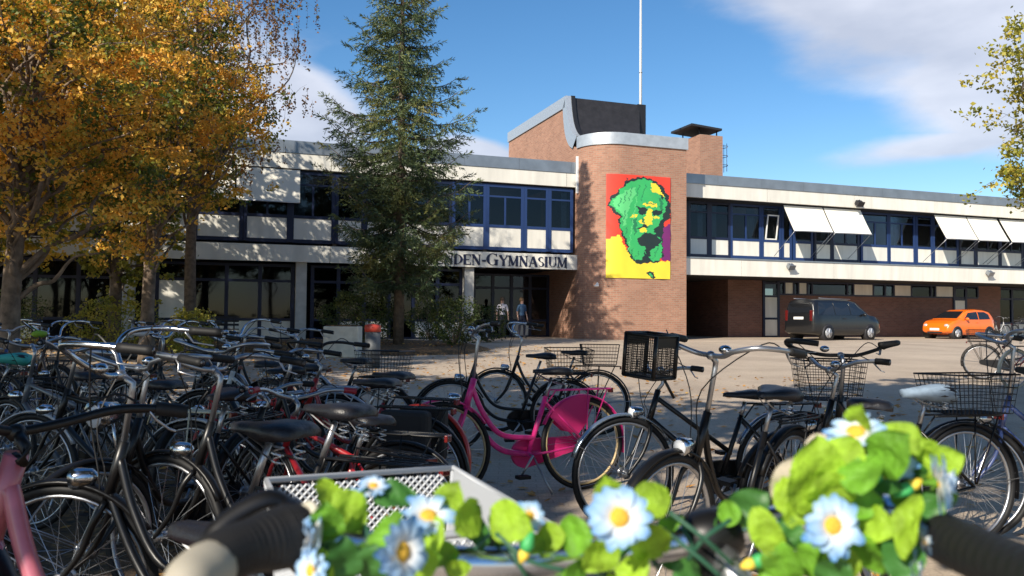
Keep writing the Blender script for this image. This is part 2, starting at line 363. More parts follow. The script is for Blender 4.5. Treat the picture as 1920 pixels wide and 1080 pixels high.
RC = [(7.4, 8.55), (8.83, 9.73), (9.99, 10.91), (11.15, 12.67), (12.92, 13.82), (14.1, 14.45), (14.8, 15.73), (16.06, 16.91), (17.14, 18.62), (18.97, 20.56), (20.77, 22.31), (22.6, 23.51), (23.77, 25.3), (25.61, 26.53), (26.8, 28.33), (28.57, 30.06), (30.35, 31.9), (32.2, 33.1), (33.4, 34.9)]
band(LC, .62, 6.80, 3.9, 4.97, 4.16, lambda i: M_navy if i < 12 else M_blue)
band(RC, 0.0, 6.74, 3.9, 4.95, 4.24, lambda i: M_blue if i in (3, 4, 5, 6, 9, 10, 11, 12) else M_navy, opn=(10, 11))
o = MB()                                   # rooms behind the upper glass
o.box(LE, 2.6, 3.2, 3.4, 3.6, 6.8); o.box(7.3, RE, 4.2, 4.4, 3.6, 6.8)
for a in (-18, -12.75, -7.6, -1.4): o.box(a - .08, a + .08, -.5, 3.2, 3.62, 6.8)
for a in (11.0, 16.98, 22.45, 28.45): o.box(a - .08, a + .08, .1, 4.2, 3.62, 6.72)
o.build('partition_wall', mat('room_wall', (.22, .2, .18), .9), sch)
# an opened tilt window on the right wing
o = MB(); o.T = Matrix.Translation((13.35, -.02, 5.1)) @ Matrix.Rotation(radians(9), 4, 'X')
for bx in ((-.33, -.28, 0, 1.15), (.28, .33, 0, 1.15), (-.33, .33, -.03, .03), (-.33, .33, 1.12, 1.18)): o.box(bx[0], bx[1], -.03, .02, bx[2], bx[3])
tag(o.build('window_sash', M_white, sch), 'white framed sash tilted open')
# awnings
def awning(a0, a1, b0, z0, b1, z1, m=M_white, arms=True):
    n = 8; o = MB(); top = []; bot = []
    rings = []
    for k in range(n + 1):
        t = k / n; sag = -.03 * sin(pi * t); rings.append([(a0, -(b0 + (b1 - b0) * t), z0 + (z1 - z0) * t + sag), (a1, -(b0 + (b1 - b0) * t), z0 + (z1 - z0) * t + sag),
                                                         (a1, -(b0 + (b1 - b0) * t) + .012, z0 + (z1 - z0) * t + sag - .012), (a0, -(b0 + (b1 - b0) * t) + .012, z0 + (z1 - z0) * t + sag - .012)])
    o.loft(rings, smooth=False); w = o.build('awning', mat('awning_cloth', (.80, .77, .68), .7), sch)
    MB().tube([(a0, -b1 - .02, z1 - .02), (a1, -b1 - .02, z1 - .02)], .025, 6).build('front_rail', M_alu, w)
    if arms:
        for a in (a0 + .06, a1 - .06): MB().tube([(a, -(b1), z1), (a, -.06, z1 - 1.1)], .015, 5).build('arm', M_alu, w)
for a0, a1 in ((13.45, 15.72), (15.80, 18.05), (22.85, 25.0), (25.08, 27.2), (27.4, 29.6), (29.68, 31.9)): awning(a0, a1, .85, 6.66, 1.6, 5.38)
for a0, a1 in ((-13.9, -11.35), (-11.28, -8.98)): awning(a0, a1, .84, 6.8, .98, 5.55, arms=False)
# ground floor, left wing
def glaz(a0, a1, b, z0, z1, cells, name='glazed_wall', panels=(), white=()):
    f = MB(); n = cells; st = (a1 - a0) / n
    for i in range(n + 1): f.box(a0 + i * st - .07, a0 + i * st + .07, -(b + .04), -(b - .06), z0, z1)
    for z in (z0 + .04, z0 + .78, z1 - .65, z1 - .05): f.box(a0 + .07, a1 - .07, -(b + .03), -(b - .05), z - .05, z + .05)
    fo = f.build(name, M_navy, sch)
    for i in range(n):
        x0 = a0 + i * st + .07; x1 = a0 + (i + 1) * st - .07
        if i in panels: MB().box(x0, x1, -(b + .01), -(b - .03), z0 + .09, z0 + .73).build('panel', M_paint, fo)
        if i in white: MB().box(x0, x1, -(b + .01), -(b - .03), z0 + .83, z1 - .7).build('panel', M_paint, fo)
        MB().box(x0, x1, -b + .02, -b + .03, z0 + (.83 if i not in white else 1e3), z1 - .7 if i not in white else 1e3 + 1).build('pane', M_glass, fo) if i not in white else None
        MB().box(x0, x1, -b + .02, -b + .03, z1 - .6, z1 - .1).build('pane', M_glass, fo)
    return fo
glaz(-13.98, -9.15, .25, BZ, 3.2, 4, panels=(0, 1, 2, 3), white=(0,))
glaz(-22, -15.2, .25, BZ, 3.2, 5, panels=(0, 2))
glaz(-8.4, -2.35, .25, BZ, 3.2, 6, panels=(1, 2, 4, 5))
for a in (-14.9, -8.85, -2.1): blk('column', a - .2, a + .2, .62, .22, BZ, 3.3, M_conc)
fo = glaz(-1.9, 2.65, -2.4, BZ, 3.2, 5, name='entrance_door', panels=(0, 3))
o = MB()
for a, b in ((-1.2, -.4), (-.3, -.7), (.5, -.5), (-.9, -1.4), (.2, -1.5)): o.tube([(a, -b, 3.38), (a, -b, 3.40)], .16, 12)
tag(o.build('ceiling_lamp', M_white, sch), 'round white lamps under the entrance canopy')
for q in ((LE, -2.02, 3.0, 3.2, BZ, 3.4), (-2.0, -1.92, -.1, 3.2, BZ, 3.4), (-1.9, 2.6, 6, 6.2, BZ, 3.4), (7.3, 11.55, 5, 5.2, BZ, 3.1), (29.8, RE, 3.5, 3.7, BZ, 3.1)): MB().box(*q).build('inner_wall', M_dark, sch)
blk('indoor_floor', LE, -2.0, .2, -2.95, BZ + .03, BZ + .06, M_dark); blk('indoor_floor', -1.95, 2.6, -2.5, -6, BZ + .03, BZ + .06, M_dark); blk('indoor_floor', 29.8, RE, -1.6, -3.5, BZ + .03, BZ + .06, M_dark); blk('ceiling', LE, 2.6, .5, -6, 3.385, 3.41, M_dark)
# ground floor, right wing
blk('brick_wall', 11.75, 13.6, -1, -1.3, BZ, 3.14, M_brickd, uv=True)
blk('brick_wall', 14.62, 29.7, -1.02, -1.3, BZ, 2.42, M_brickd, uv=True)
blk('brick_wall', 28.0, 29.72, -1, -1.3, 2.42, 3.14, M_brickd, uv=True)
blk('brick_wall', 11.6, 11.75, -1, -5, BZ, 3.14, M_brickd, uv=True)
f = MB(); f.box(14.62, 28, .98, 1.12, 2.42, 2.5); f.box(14.62, 28, .98, 1.12, 3.05, 3.14)
cl = [14.62, 14.95, 15.5, 15.8, 16.35, 16.65, 18.9, 19.3, 20.6, 21.4, 22.0, 23.2, 24.6, 24.9, 26.3, 27.1, 28.0]
for a in cl: f.box(a - .05, a + .05, .98, 1.12, 2.5, 3.05)
fo = f.build('clerestory_window', M_navy, sch)
for i in range(len(cl) - 1):
    x0, x1 = cl[i] + .05, cl[i + 1] - .05
    if i in (1, 3, 7, 10, 13): MB().box(x0, x1, 1.0, 1.06, 2.5, 3.05).build('panel', M_paint, fo)
    else: MB().box(x0, x1, 1.04, 1.05, 2.5, 3.05).build('pane', M_glass, fo)
MB().box(14.7, 28, 1.5, 1.6, 2.3, 3.1).build('blind', mat('dim_blind', (.3, .3, .28), .9), fo)
for a0 in (13.62, 26.15):
    f = MB(); f.box(a0, a0 + .12, .95, 1.1, BZ, 3.1); f.box(a0 + .86, a0 + 1.0, .95, 1.1, BZ, 3.1)
    for z in (BZ, 1.18, 2.3, 2.95): f.box(a0 + .12, a0 + .86, .96, 1.08, z, z + .1)
    fo = f.build('side_door', M_navy, sch)
    for z0, z1 in ((BZ + .1, 1.18), (1.28, 2.3)): MB().box(a0 + .12, a0 + .86, .98, 1.04, z0, z1).build('panel', M_paint, fo)
    MB().box(a0 + .12, a0 + .86, 1.0, 1.02, 2.4, 2.95).build('pane', M_glass, fo)
fo = glaz(30.0, 36, -1.5, BZ, 3.1, 5, panels=(0, 1, 2, 3, 4))
glaz(7.4, 9.4, -3.4, BZ, 3.1, 2, name='side_entrance', panels=(0,))
# stair tower: plan outline with rounded corner
R_ = 1.5; AC, BC = 4.2, .8
def tpt(s, off=0):
    """point on the tower front by arc length from the left tangent"""
    q = R_ * pi / 2
    if s < 0: return (2.7 - off, BC + s)
    if s < q:
        p = s / R_; return (AC - (R_ + off) * cos(p), BC + (R_ + off) * sin(p))
    return (AC + s - q, 2.3 + off)
SA = [-9.1, -6, -3, -.001] + [R_ * pi / 2 * k / 16 for k in range(17)] + [3.2, 4.4, R_ * pi / 2 + 3.0]
def sheath(name, ss_, z0f, z1f, off, m, th=.3, par=None, uv=True):
    o = MB(); A = [tpt(s, off) for s in ss_]; n = len(ss_)
    vs = [(a, -b, z0f(s)) for (a, b), s in zip(A, ss_)] + [(a, -b, z1f(s)) for (a, b), s in zip(A, ss_)]
    B = [tpt(s, off - th) for s in ss_]
    vs += [(a, -b, z0f(s)) for (a, b), s in zip(B, ss_)] + [(a, -b, z1f(s)) for (a, b), s in zip(B, ss_)]
    fs = []
    for i in range(n - 1): fs += [(i, i + 1, n + i + 1, n + i), (2 * n + i + 1, 2 * n + i, 3 * n + i, 3 * n + i + 1), (n + i, n + i + 1, 3 * n + i + 1, 3 * n + i), (i + 1, i, 2 * n + i, 2 * n + i + 1)]
    fs += [(0, n, 3 * n, 2 * n), (n - 1, 3 * n - 1, 4 * n - 1, 2 * n - 1)]
    o.add(vs, fs); ob = o.build(name, m, par or sch)
    if uv:
        me = ob.data; uvl = me.uv_layers.new(name='UVMap')
        sl = {}
        for k in range(4):
            for i, s in enumerate(ss_): sl[k * n + i] = s
        for p in me.polygons:
            for li in p.loop_indices:
                vi = me.loops[li].vertex_index; uvl.data[li].uv = (sl[vi], me.vertices[vi].co.z)
    for p in ob.data.polygons: p.use_smooth = False
    return ob
sheath('tower_wall', [s for s in SA if s >= -.01], lambda s: BZ - .1, lambda s: 8.58, 0, M_brick)
blk('tower_wall', 7.0, 7.2, 1.99, -9, BZ, 8.58, M_brick, uv=True)
# side profile of the raised roof (b, z): sweeping down towards the front
PROF = [(-.42, 11.2), (-.36, 10.85), (-.27, 10.45), (-.12, 10.0), (.12, 9.6), (.42, 9.3), (.8, 9.1)]
pr = [(-8.3, BZ)] + [(-8.3, 10.68), (-.72, 10.68)] + [(b - .32, z - .42) for b, z in PROF[2:]] + [(.8, 8.6), (.8, BZ)]
pc = crom([(b, z, 0) for b, z in PROF], 4)
q = MB(); n = len(pr)
q.add([(2.7, -b, z) for b, z in pr] + [(2.95, -b, z) for b, z in pr], [tuple(range(n)), tuple(range(2 * n - 1, n - 1, -1))] + [(i, (i + 1) % n, (i + 1) % n + n, i + n) for i in range(n)])
q.build('tower_side_wall', M_brick, sch, boxuv=True)
q = MB(); q.box(2.64, 2.9, .5, 8.36, 10.68, 11.2); inner = [(b - .34 - .02 * i / 4, z - .45) for i, (b, z) in enumerate([(p.x, p.y) for p in pc])]
outer = [(p.x, p.y) for p in pc]
outer[0] = (-.42, 11.2); inner[0] = (-.80, 10.68)
m_ = len(outer)
q.add([(2.64, -b, z) for b, z in outer] + [(2.64, -b, z) for b, z in inner] + [(2.9, -b, z) for b, z in outer] + [(2.9, -b, z) for b, z in inner],
      [f for i in range(m_ - 1) for f in ((i, i + 1, m_ + i + 1, m_ + i), (2 * m_ + i, 2 * m_ + i + 1, 3 * m_ + i + 1, 3 * m_ + i), (i, i + 1, 2 * m_ + i + 1, 2 * m_ + i), (m_ + i, m_ + i + 1, 3 * m_ + i + 1, 3 * m_ + i))])
q.build('roof_trim', mat('pale_zinc', (.50, .54, .58), .4, .5, var=.06), sch)
sheath('tower_parapet', [0.0] + [R_ * pi / 2 * k / 24 for k in range(1, 25)] + [3.4, 4.4, R_ * pi / 2 + 3.06], lambda s: 8.56, lambda s: 9.06, .06, M_zinc, th=.22, uv=False)
blk('tower_parapet', 7.04, 7.26, 2.13, -9, 8.56, 9.06, M_zinc)
q = MB()                                   # dark swept roof between the two cheeks
pp = [(p.x - .06, p.y - .05) for p in pc]
q.loft([[(a if a < 5 else 6.38 - .5 * (b + .42), -b, z) for b, z in pp] for a in (2.92, 6.5)], closed=False, cap=False, smooth=False)
q.box(2.92, 6.29, .5, 1.0, 8.9, 10.95)
q.build('swept_roof', M_slate, sch, recalc=False)
q = MB(); pl = [(-1.6, 8.9), (-1.6, 11.15)] + [(p.x + .02, p.y + .02) for p in pc] + [(.8, 8.9)]; n = len(pl)
for a0, a1 in ((2.905, 3.1), (6.3, 6.72)):
    if a0 > 5: q = MB().box(6.3, 6.72, .44, 1.6, 8.86, 11.17); q.build('roof_cheek', MATS['black_sheet'], sch); continue
    q = MB(); q.add([(a0, -b, z) for b, z in pl] + [(a1, -b, z) for b, z in pl], [tuple(range(n)), tuple(range(2 * n - 1, n - 1, -1))] + [(i, (i + 1) % n, (i + 1) % n + n, i + n) for i in range(n)])
    q.build('roof_cheek', mat('black_sheet', (.012, .012, .014), .5), sch)
blk('tower_roof', 2.96, 7.0, .8, -8.2, 8.7, 8.85, M_slate); blk('tower_roof', 4.3, 7.0, 2.05, .805, 8.7, 8.84, M_slate)
# rooftop plant room, hatch cover and ladder cage
blk('plant_room', 11.31, 12.67, -3, -5.2, 7.4, 10.72, M_brick, uv=True)
q = MB(); q.T = Matrix.Translation((11.55, 3.9, 11.12)) @ Matrix.Rotation(radians(4), 4, 'Y'); q.box(-.78, 1.05, -.95, 1.1, -.05, .06); q.T = None
for a in (11.45, 12.5): q.tube([(a, 3.3, 10.7), (a, 3.3, 11.1)], .04, 6); q.tube([(a, 4.9, 10.7), (a, 4.9, 11.1)], .04, 6)
q.build('vent_cover', M_slate, sch)
q = MB()
for z in (9.3, 9.8, 10.3): q.tube(crom([(12.7, 3.4, z), (13.15, 3.3, z), (13.35, 3.7, z), (13.15, 4.1, z), (12.7, 4.0, z)], 4), .018, 5)
for a, y in ((13.3, 3.55), (13.32, 3.85), (12.82, 3.5), (12.82, 3.9)): q.tube([(a, y, 9.0), (a, y, 10.5)], .016, 5)
for k in range(8): q.tube([(12.82, 3.5, 8.9 + k * .24), (12.82, 3.9, 8.9 + k * .24)], .014, 5)
q.build('ladder', M_alu, sch)
# lamps on the facade
def flood(a, b, z, s=1.0, m=M_grey):
    o = MB(); o.T = Matrix.Translation((a, -b, z)) @ Matrix.Rotation(radians(35), 4, 'X') @ Matrix.Scale(s, 4)
    o.box(-.16, .16, -.32, -.08, -.1, .1); o.box(-.19, .19, -.36, -.32, -.13, .13); o.T = None; o.tube([(a, -b + .02, z), (a, -b - .2 * s, z + .02)], .03, 6)
    return o.build('floodlight', m, sch)
flood(17.6, 1.1, 7.05, 1.0, M_slate); flood(12.8, 2.0, 3.75, .9); flood(25.1, 2.0, 3.75, .9); flood(28.0, 2.0, 3.4, .8)
o = MB(); o.tube([(3.155, -1.876, 2.62), (3.0, -2.1, 2.62)], .025, 6); o.ball((3.0, -2.1, 2.56), (.12, .09, .05)); o.ball((3.13, -1.92, 2.62), (.06, .05, .09)); o.build('wall_lamp', M_white, sch)
blk('drain_pipe', 2.60, 2.69, .92, .83, 6.6, 8.2, M_white)
# lettering
def text(s, size, a, b, z, m, sx=1.0, par=None, name='lettering'):
    c = bpy.data.curves.new(name, 'FONT'); c.body = s; c.size = size; c.extrude = .012; c.offset = .007; c.small_caps_scale = .8
    for i, ch in enumerate(s):
        if ch.islower(): c.body_format[i].use_small_caps = True
    t = bpy.data.objects.new('tmp', c); COL.objects.link(t); bpy.context.view_layer.update()
    me = bpy.data.meshes.new_from_object(t.evaluated_get(bpy.context.evaluated_depsgraph_get())); bpy.data.objects.remove(t)
    xs_ = [v.co.x for v in me.vertices]; w = max(xs_) - min(xs_); x0 = min(xs_)
    for v in me.vertices: v.co = Vector((a + (v.co.x - x0) * sx, -b - v.co.z, z + v.co.y))
    # serifs: every capital's stems get small feet through bold outline
    me.materials.append(m); o = bpy.data.objects.new(name, me); COL.objects.link(o); o.parent = par or sch; return o, w * sx
M_ink = mat('navy_letter', (.012, .016, .05), .4)
SERIF = {  # stroke letters in a unit box: lists of (x0,y0,x1,y1,weight)
 'E': [(.12, 0, .12, 1, .17), (.12, .97, .68, .97, .06), (.12, .5, .55, .5, .06), (.12, .03, .7, .03, .06), (.68, .8, .68, 1, .05), (.7, 0, .7, .22, .05)],
 'D': [(.15, 0, .15, 1, .17), 'arcD'], 'N': [(.13, 0, .13, 1, .06), (.13, 1, .78, 0, .17), (.78, 0, .78, 1, .06), (0, 1, .2, 1, .05), (.66, 1, .9, 1, .05), (.02, 0, .26, 0, .05)],
 '-': [(.05, .42, .42, .42, .12)], 'G': ['arcG', (.82, .0, .82, .45, .15), (.62, .45, .98, .45, .05), (.82, .75, .82, .98, .05)],
 'Y': [(.05, 1, .42, .48, .16), (.8, 1, .42, .48, .06), (.42, 0, .42, .5, .16), (-.04, 1, .24, 1, .05), (.66, 1, .92, 1, .05), (.28, 0, .56, 0, .05)],
 'M': [(.12, 0, .12, 1, .06), (.12, 1, .5, .05, .16), (.88, 1, .5, .05, .06), (.88, 0, .88, 1, .16), (.0, 0, .25, 0, .05), (.74, 0, 1.02, 0, .05), (0, 1, .2, 1, .05), (.84, 1, 1.02, 1, .05)],
 'A': [(.1, 0, .44, 1, .06), (.46, 1, .82, 0, .17), (.22, .33, .66, .33, .05), (0, 0, .22, 0, .05), (.66, 0, .94, 0, .05)],
 'S': ['arcS'], 'I': [(.16, 0, .16, 1, .17), (.02, 1, .3, 1, .05), (.02, 0, .3, 0, .05)], 'U': ['arcU']}
ADV = {'E': .82, 'D': .95, 'N': 1.0, '-': .5, 'G': 1.08, 'Y': .92, 'M': 1.12, 'A': .98, 'S': .72, 'I': .4, 'U': .98}
def stroke(o, p, w, h, X, Z, B):
    x0, y0, x1, y1, t = p; d = Vector(((x1 - x0) * w, (y1 - y0) * h)); n = Vector((-d.y, d.x)).normalized() * (t * w * .72)
    a = Vector((X + x0 * w, Z + y0 * h)); b = Vector((X + x1 * w, Z + y1 * h)); k = (d.normalized() * .004)
    o.prism([(a.x + n.x, a.y + n.y), (b.x + n.x, b.y + n.y), (b.x - n.x, b.y - n.y), (a.x - n.x, a.y - n.y)], -B, -B - .02)
def arc(o, cx, cy, rx, ry, t0, t1, thick, w, h, X, Z, B, n=12):
    pts = []
    for sgn in (1, -1):
        rr = [(t0 + (t1 - t0) * k / n) for k in range(n + 1)]
        if sgn < 0: rr = rr[::-1]
        for a in rr:
            ca, sa = cos(radians(a)), sin(radians(a)); tt = .05 + thick * 1.2 * abs(ca)
            pts.append((X + (cx + (rx + sgn * tt / 2) * ca) * w, Z + (cy + (ry + sgn * .025) * sa) * h))
    m = n + 1
    for k in range(n): o.prism([pts[k], pts[k + 1], pts[2 * m - 2 - k], pts[2 * m - 1 - k]], -B, -B - .02)
def sign(par, txt, a0, a1, z, hb, hs, B):
    wtot = sum(ADV[c] * (1.22 if big else 1) for c, big in txt); unit = (a1 - a0) / wtot; x = a0
    for c, big in txt:
        w = unit * (1.22 if big else 1); h = hb if big else hs; o = MB()
        for p in SERIF[c]:
            if p == 'arcD': arc(o, .2, .5, .56, .47, -90, 90, .16, w, h, x, z, B); stroke(o, (.02, 1, .3, 1, .05), w, h, x, z, B); stroke(o, (.02, 0, .3, 0, .05), w, h, x, z, B)
            elif p == 'arcG': arc(o, .5, .5, .4, .48, 50, 310, .17, w, h, x, z, B)
            elif p == 'arcS': arc(o, .33, .74, .22, .23, 40, 270, .12, w, h, x, z, B); arc(o, .33, .26, .24, .23, -140, 90, .12, w, h, x, z, B)
            elif p == 'arcU': stroke(o, (.16, .35, .16, 1, .16), w, h, x, z, B); stroke(o, (.78, .35, .78, 1, .06), w, h, x, z, B); arc(o, .47, .36, .31, .33, 180, 360, .1, w, h, x, z, B); stroke(o, (.02, 1, .3, 1, .05), w, h, x, z, B); stroke(o, (.66, 1, .9, 1, .05), w, h, x, z, B)
            else: stroke(o, p, w, h, x, z, B)
        o.build('letter', M_ink, par); x += ADV[c] * w
lt = MB().box(-3.6, 2.36, -.806, -.801, 3.36, 3.37).build('lettering', M_paint, sch)
sign(lt, [(c, c == 'G') for c in 'ENDEN-GYMNASIUM'], -3.6, 2.25, 3.37, .50, .42, .803)
# banner following the rounded wall
POLY = []
K = {'red': (.72, .055, .03), 'yel': (.85, .66, .05), 'grn': (.04, .42, .12), 'blk': (.015, .03, .03), 'pur': (.17, .02, .14), 'dgr': (.02, .2, .08), 'lgr': (.12, .58, .2)}
def P_(c, *pts): POLY.append((c, pts))
P_('pur', (588, 560), (672, 515), (675, 865), (588, 865))
P_('yel', (60, 690), (190, 645), (240, 760), (330, 880), (420, 900), (500, 880), (680, 868), (680, 1045), (60, 1045))
P_('blk', (110, 300), (180, 240), (250, 140), (330, 110), (420, 95), (500, 120), (590, 165), (640, 250), (672, 350), (668, 460), (600, 520), (595, 600), (590, 700), (602, 830), (540, 892), (470, 885), (400, 902), (350, 908), (290, 850), (258, 760), (208, 640), (175, 530), (190, 480), (130, 430), (92, 370))
P_('grn', (115, 325), (170, 290), (195, 222), (270, 160), (400, 110), (490, 130), (560, 220), (610, 262), (640, 320), (612, 400), (590, 480), (560, 560), (572, 650), (585, 720), (590, 790), (570, 860), (510, 880), (460, 840), (420, 790), (400, 862), (340, 870), (290, 820), (275, 750), (230, 650), (190, 560), (205, 470), (150, 410), (108, 368))
P_('lgr', (130, 330), (220, 250), (330, 190), (340, 240), (270, 400), (240, 560), (215, 560), (215, 450), (150, 395))
P_('yel', (490, 140), (545, 160), (608, 268), (590, 272), (530, 222), (478, 200))
P_('yel', (405, 345), (480, 322), (540, 345), (548, 372), (470, 366), (408, 360)); P_('dgr', (430, 335), (520, 335), (520, 342), (430, 344))
P_('yel', (445, 385), (490, 395), (497, 530), (440, 552), (365, 515), (400, 480), (438, 450))
P_('yel', (275, 480), (330, 440), (365, 456), (300, 484)); P_('yel', (390, 555), (445, 572), (432, 612), (365, 607)); P_('yel', (500, 455), (560, 455), (560, 475), (505, 478))
P_('dgr', (300, 500), (350, 480), (345, 600), (330, 640)); P_('dgr', (560, 280), (590, 290), (600, 400), (570, 390))
P_('blk', (350, 375), (440, 385), (435, 440), (400, 452), (365, 430)); P_('blk', (488, 400), (585, 395), (590, 440), (510, 452))
P_('blk', (345, 685), (400, 635), (440, 622), (540, 640), (585, 680), (555, 730), (470, 765), (380, 730)); P_('blk', (505, 600), (560, 520), (602, 470), (600, 600), (578, 655), (530, 625))
P_('blk', (335, 595), (415, 535), (470, 560), (395, 572)); P_('blk', (425, 740), (490, 740), (470, 840), (440, 830)); P_('blk', (575, 180), (650, 260), (668, 400), (640, 450), (640, 330))
P_('blk', (442, 975), (512, 972), (518, 1032), (480, 1034)); P_('lgr', (352, 240), (358, 242), (272, 790), (264, 786)); P_('blk', (245, 120), (255, 118), (262, 160), (248, 160))
for _x, _y, _l in ((200, 300, 90), (250, 240, 110), (300, 200, 120), (370, 170, 110), (430, 160, 90), (240, 420, 120), (260, 560, 90), (310, 760, 60), (360, 790, 50), (520, 790, 60), (545, 740, 60), (400, 250, 70), (330, 820, 40)): P_('dgr', (_x, _y), (_x + 7, _y), (_x + 12 - .3 * _l, _y + _l), (_x + 4 - .3 * _l, _y + _l))
P_('blk', (400, 640), (430, 610), (560, 632), (548, 648)); P_('dgr', (395, 470), (425, 500), (418, 540), (400, 520)); P_('blk', (560, 240), (600, 270), (610, 300), (585, 290))
P_('grn', (465, 990), (495, 988), (500, 1020), (480, 1020)); P_('yel', (470, 205), (535, 215), (540, 240), (505, 232))
def inside(x, y, pts):
    r = False; j = len(pts) - 1
    for i in range(len(pts)):
        xi, yi = pts[i]; xj, yj = pts[j]
        if (yi > y) != (yj > y) and x < (xj - xi) * (y - yi) / (yj - yi) + xi: r = not r
        j = i
    return r
nx, nz_ = 150, 220; cols = list(K); s0, s1, z0, z1 = 1.56, 4.54, 2.9, 7.29
vs = []; fs = []; mi = []
for j in range(nz_ + 1):
    for i in range(nx + 1):
        a, b = tpt(s0 + (s1 - s0) * i / nx, .035 + .012 * sin(i * .11 + j * .05) * sin(j * .07 + 1) + .008 * sin((i + j) * .16)); vs.append((a, -b, z0 + (z1 - z0) * j / nz_))
for j in range(nz_):
    for i in range(nx):
        X = 78 + (i + .5) / nx * 590; Y = 1038 - (j + .5) / nz_ * 955; X += 6 * sin(Y * .09) + 4 * sin(Y * .23 + X * .1); c = 'red'; Y += 5 * sin(X * .11)
        for cc, pts in POLY:
            if inside(X, Y, pts): c = cc
        fs.append((j * (nx + 1) + i, j * (nx + 1) + i + 1, (j + 1) * (nx + 1) + i + 1, (j + 1) * (nx + 1) + i)); mi.append(cols.index(c))
me = bpy.data.meshes.new('banner'); me.from_pydata(vs, [], fs)
for c in cols: me.materials.append(mat('print_' + c, K[c], .5))
me.polygons.foreach_set('material_index', mi); ob = bpy.data.objects.new('banner', me); COL.objects.link(ob); ob.location = O; ob.rotation_euler = (0, 0, TH)
sm = ob.modifiers.new('thickness', 'SOLIDIFY'); sm.thickness = .012
tag(ob, 'large banner with a green bearded head on red and yellow on the brick tower', 'banner')
# flagpole on the tower roof
Mb = Matrix.Translation(O) @ Matrix.Rotation(TH, 4, 'Z')
p0 = Mb @ Vector((6.75, 1.0, 8.85))
fp = thing('flagpole', 'slim white flagpole rising from the roof of the brick tower', 'flagpole', p0)
MB().tube([(0, 0, 0), (0, 0, 6), (0, 0, 12)], [.075, .055, .03], 10).build('pole', M_white, fp)
MB().tube([(0, 0, 0), (0, 0, .35)], .13, 10).build('base', M_grey, fp); MB().tube([(.0, -.09, .6), (.0, -.06, 11)], .008, 4).build('halyard', M_white, fp); MB().ball((0, 0, 12.05), .07).build('finial', M_alu, fp)
for dx in (-.05,): MB().torus((0, 0, 4.0), .07, .02, 12, 6, axis='z').build('collar', M_alu, fp)

# ------------------------------------------------------------------ trees and shrubs
def leaf_mat(name, ramp, scale=1.1, trans=.35):
    return mat(name, ramp[0][1], .55, ramp=ramp, scale=scale, trans=trans, detail=3.5)
def limb(mb, a, b, r0, r1, wob=.15, n=5, seg=6):
    a = Vector(a); b = Vector(b); d = b - a; pts = []
    for k in range(n + 1):
        t = k / n; w = sin(pi * t) * wob * d.length
        pts.append(a + d * t + Vector((random.uniform(-w, w), random.uniform(-w, w), random.uniform(-w, w) * .6 + w * .5)))
    P = crom(pts, 3); mb.tube(P, [r0 + (r1 - r0) * k / (len(P) - 1) for k in range(len(P))], seg); return pts
def broadleaf(label, base, height, crown_c, crown_r, nclump, nleaf, lsize, lmat, bark, tr=.14, clump=(.45, .95), lean=(0, 0), skip=None, cat='tree', group=None, hang=0, name='broadleaf_tree', fill=.35):
    t = thing(name, label, cat, (base[0], base[1], gz(base[1]) - .05), 0, group)
    tb = MB(); top = Vector((lean[0], lean[1], height * .9)); tp = []
    for k in range(9):
        q = k / 8; tp.append(Vector((lean[0] * q ** 1.3 + sin(q * 7 + base[0]) * .08, lean[1] * q ** 1.3 + cos(q * 6) * .08, height * .9 * q)))
    tb.tube(crom(tp, 3), [tr * (1.25 if k < 2 else 1) * (1 - .82 * k / 24) + .01 for k in range(25)], 10)
    tb.build('trunk', bark, t)
    lb = MB(); C = []; A = []; B = []
    cc = Vector(crown_c)
    for i in range(nclump):
        while True:
            d = Vector((random.gauss(0, 1), random.gauss(0, 1), random.gauss(0, 1))).normalized(); rr = random.uniform(fill, 1.0) ** .7 * random.uniform(.8, 1.12)
            p = cc + Vector((d.x * crown_r[0] * rr, d.y * crown_r[1] * rr, d.z * crown_r[2] * rr))
            if skip is None or not skip(p): break
        zt = max(height * .16, min(p.z * random.uniform(.45, .75), height * .85)); q = zt / (height * .9)
        j = min(8, max(0, q * 8)); a = tp[int(j)].lerp(tp[min(8, int(j) + 1)], j - int(j))
        if i < 60: limb(lb, a, p, tr * .32 * (1 - .6 * q) + .008, .006)
        r = random.uniform(*clump); m = int(nleaf * (r / clump[1]) ** 2 * random.uniform(.5, 1.2))
        sub = rng.normal(size=(max(3, m // 28), 3)) * np.array([r * .52, r * .52, r * .30]); x = sub[rng.integers(0, len(sub), m)] + rng.normal(size=(m, 3)) * np.array([.11, .11, .065]) * (1 if lsize < .2 else 2.0); x += np.array(p)
        if lsize < .2 and i < 130:
            for w in range(0, len(sub), 2): q_ = p + Vector(sub[w]); lb.tube([tuple(p), tuple(p.lerp(q_, .5) + Vector((0, 0, .04))), tuple(q_)], [.006, .004, .002], 3, cap=False)
        # leaves hug little sprays
        if hang:
            k = max(2, m // 14); s0 = rng.normal(size=(k, 3)) * np.array([r * .6, r * .6, r * .25]) + np.array(p); tt = rng.uniform(0, 1, (k, 14)) ** .8
            ln = rng.uniform(.4, 1.0, k) * hang; x = np.repeat(s0, 14, 0); x[:, 2] -= (tt * ln[:, None]).ravel(); x[:, :2] += rng.normal(size=(k * 14, 2)) * .035
            for w in range(0, k, 2): lb.tube([tuple(s0[w]), (s0[w][0] + .02, s0[w][1], s0[w][2] - ln[w] * .5), (s0[w][0], s0[w][1], s0[w][2] - ln[w])], .004, 3, cap=False)
        C.append(x)
    C = np.concatenate(C); a_, b_ = rand_axes(len(C), lsize, up=.6 if not hang else 0, elong=.75)
    lb.build('limbs', bark, t, recalc=False)
    quads('crown', C, a_, b_, lmat, t); return t
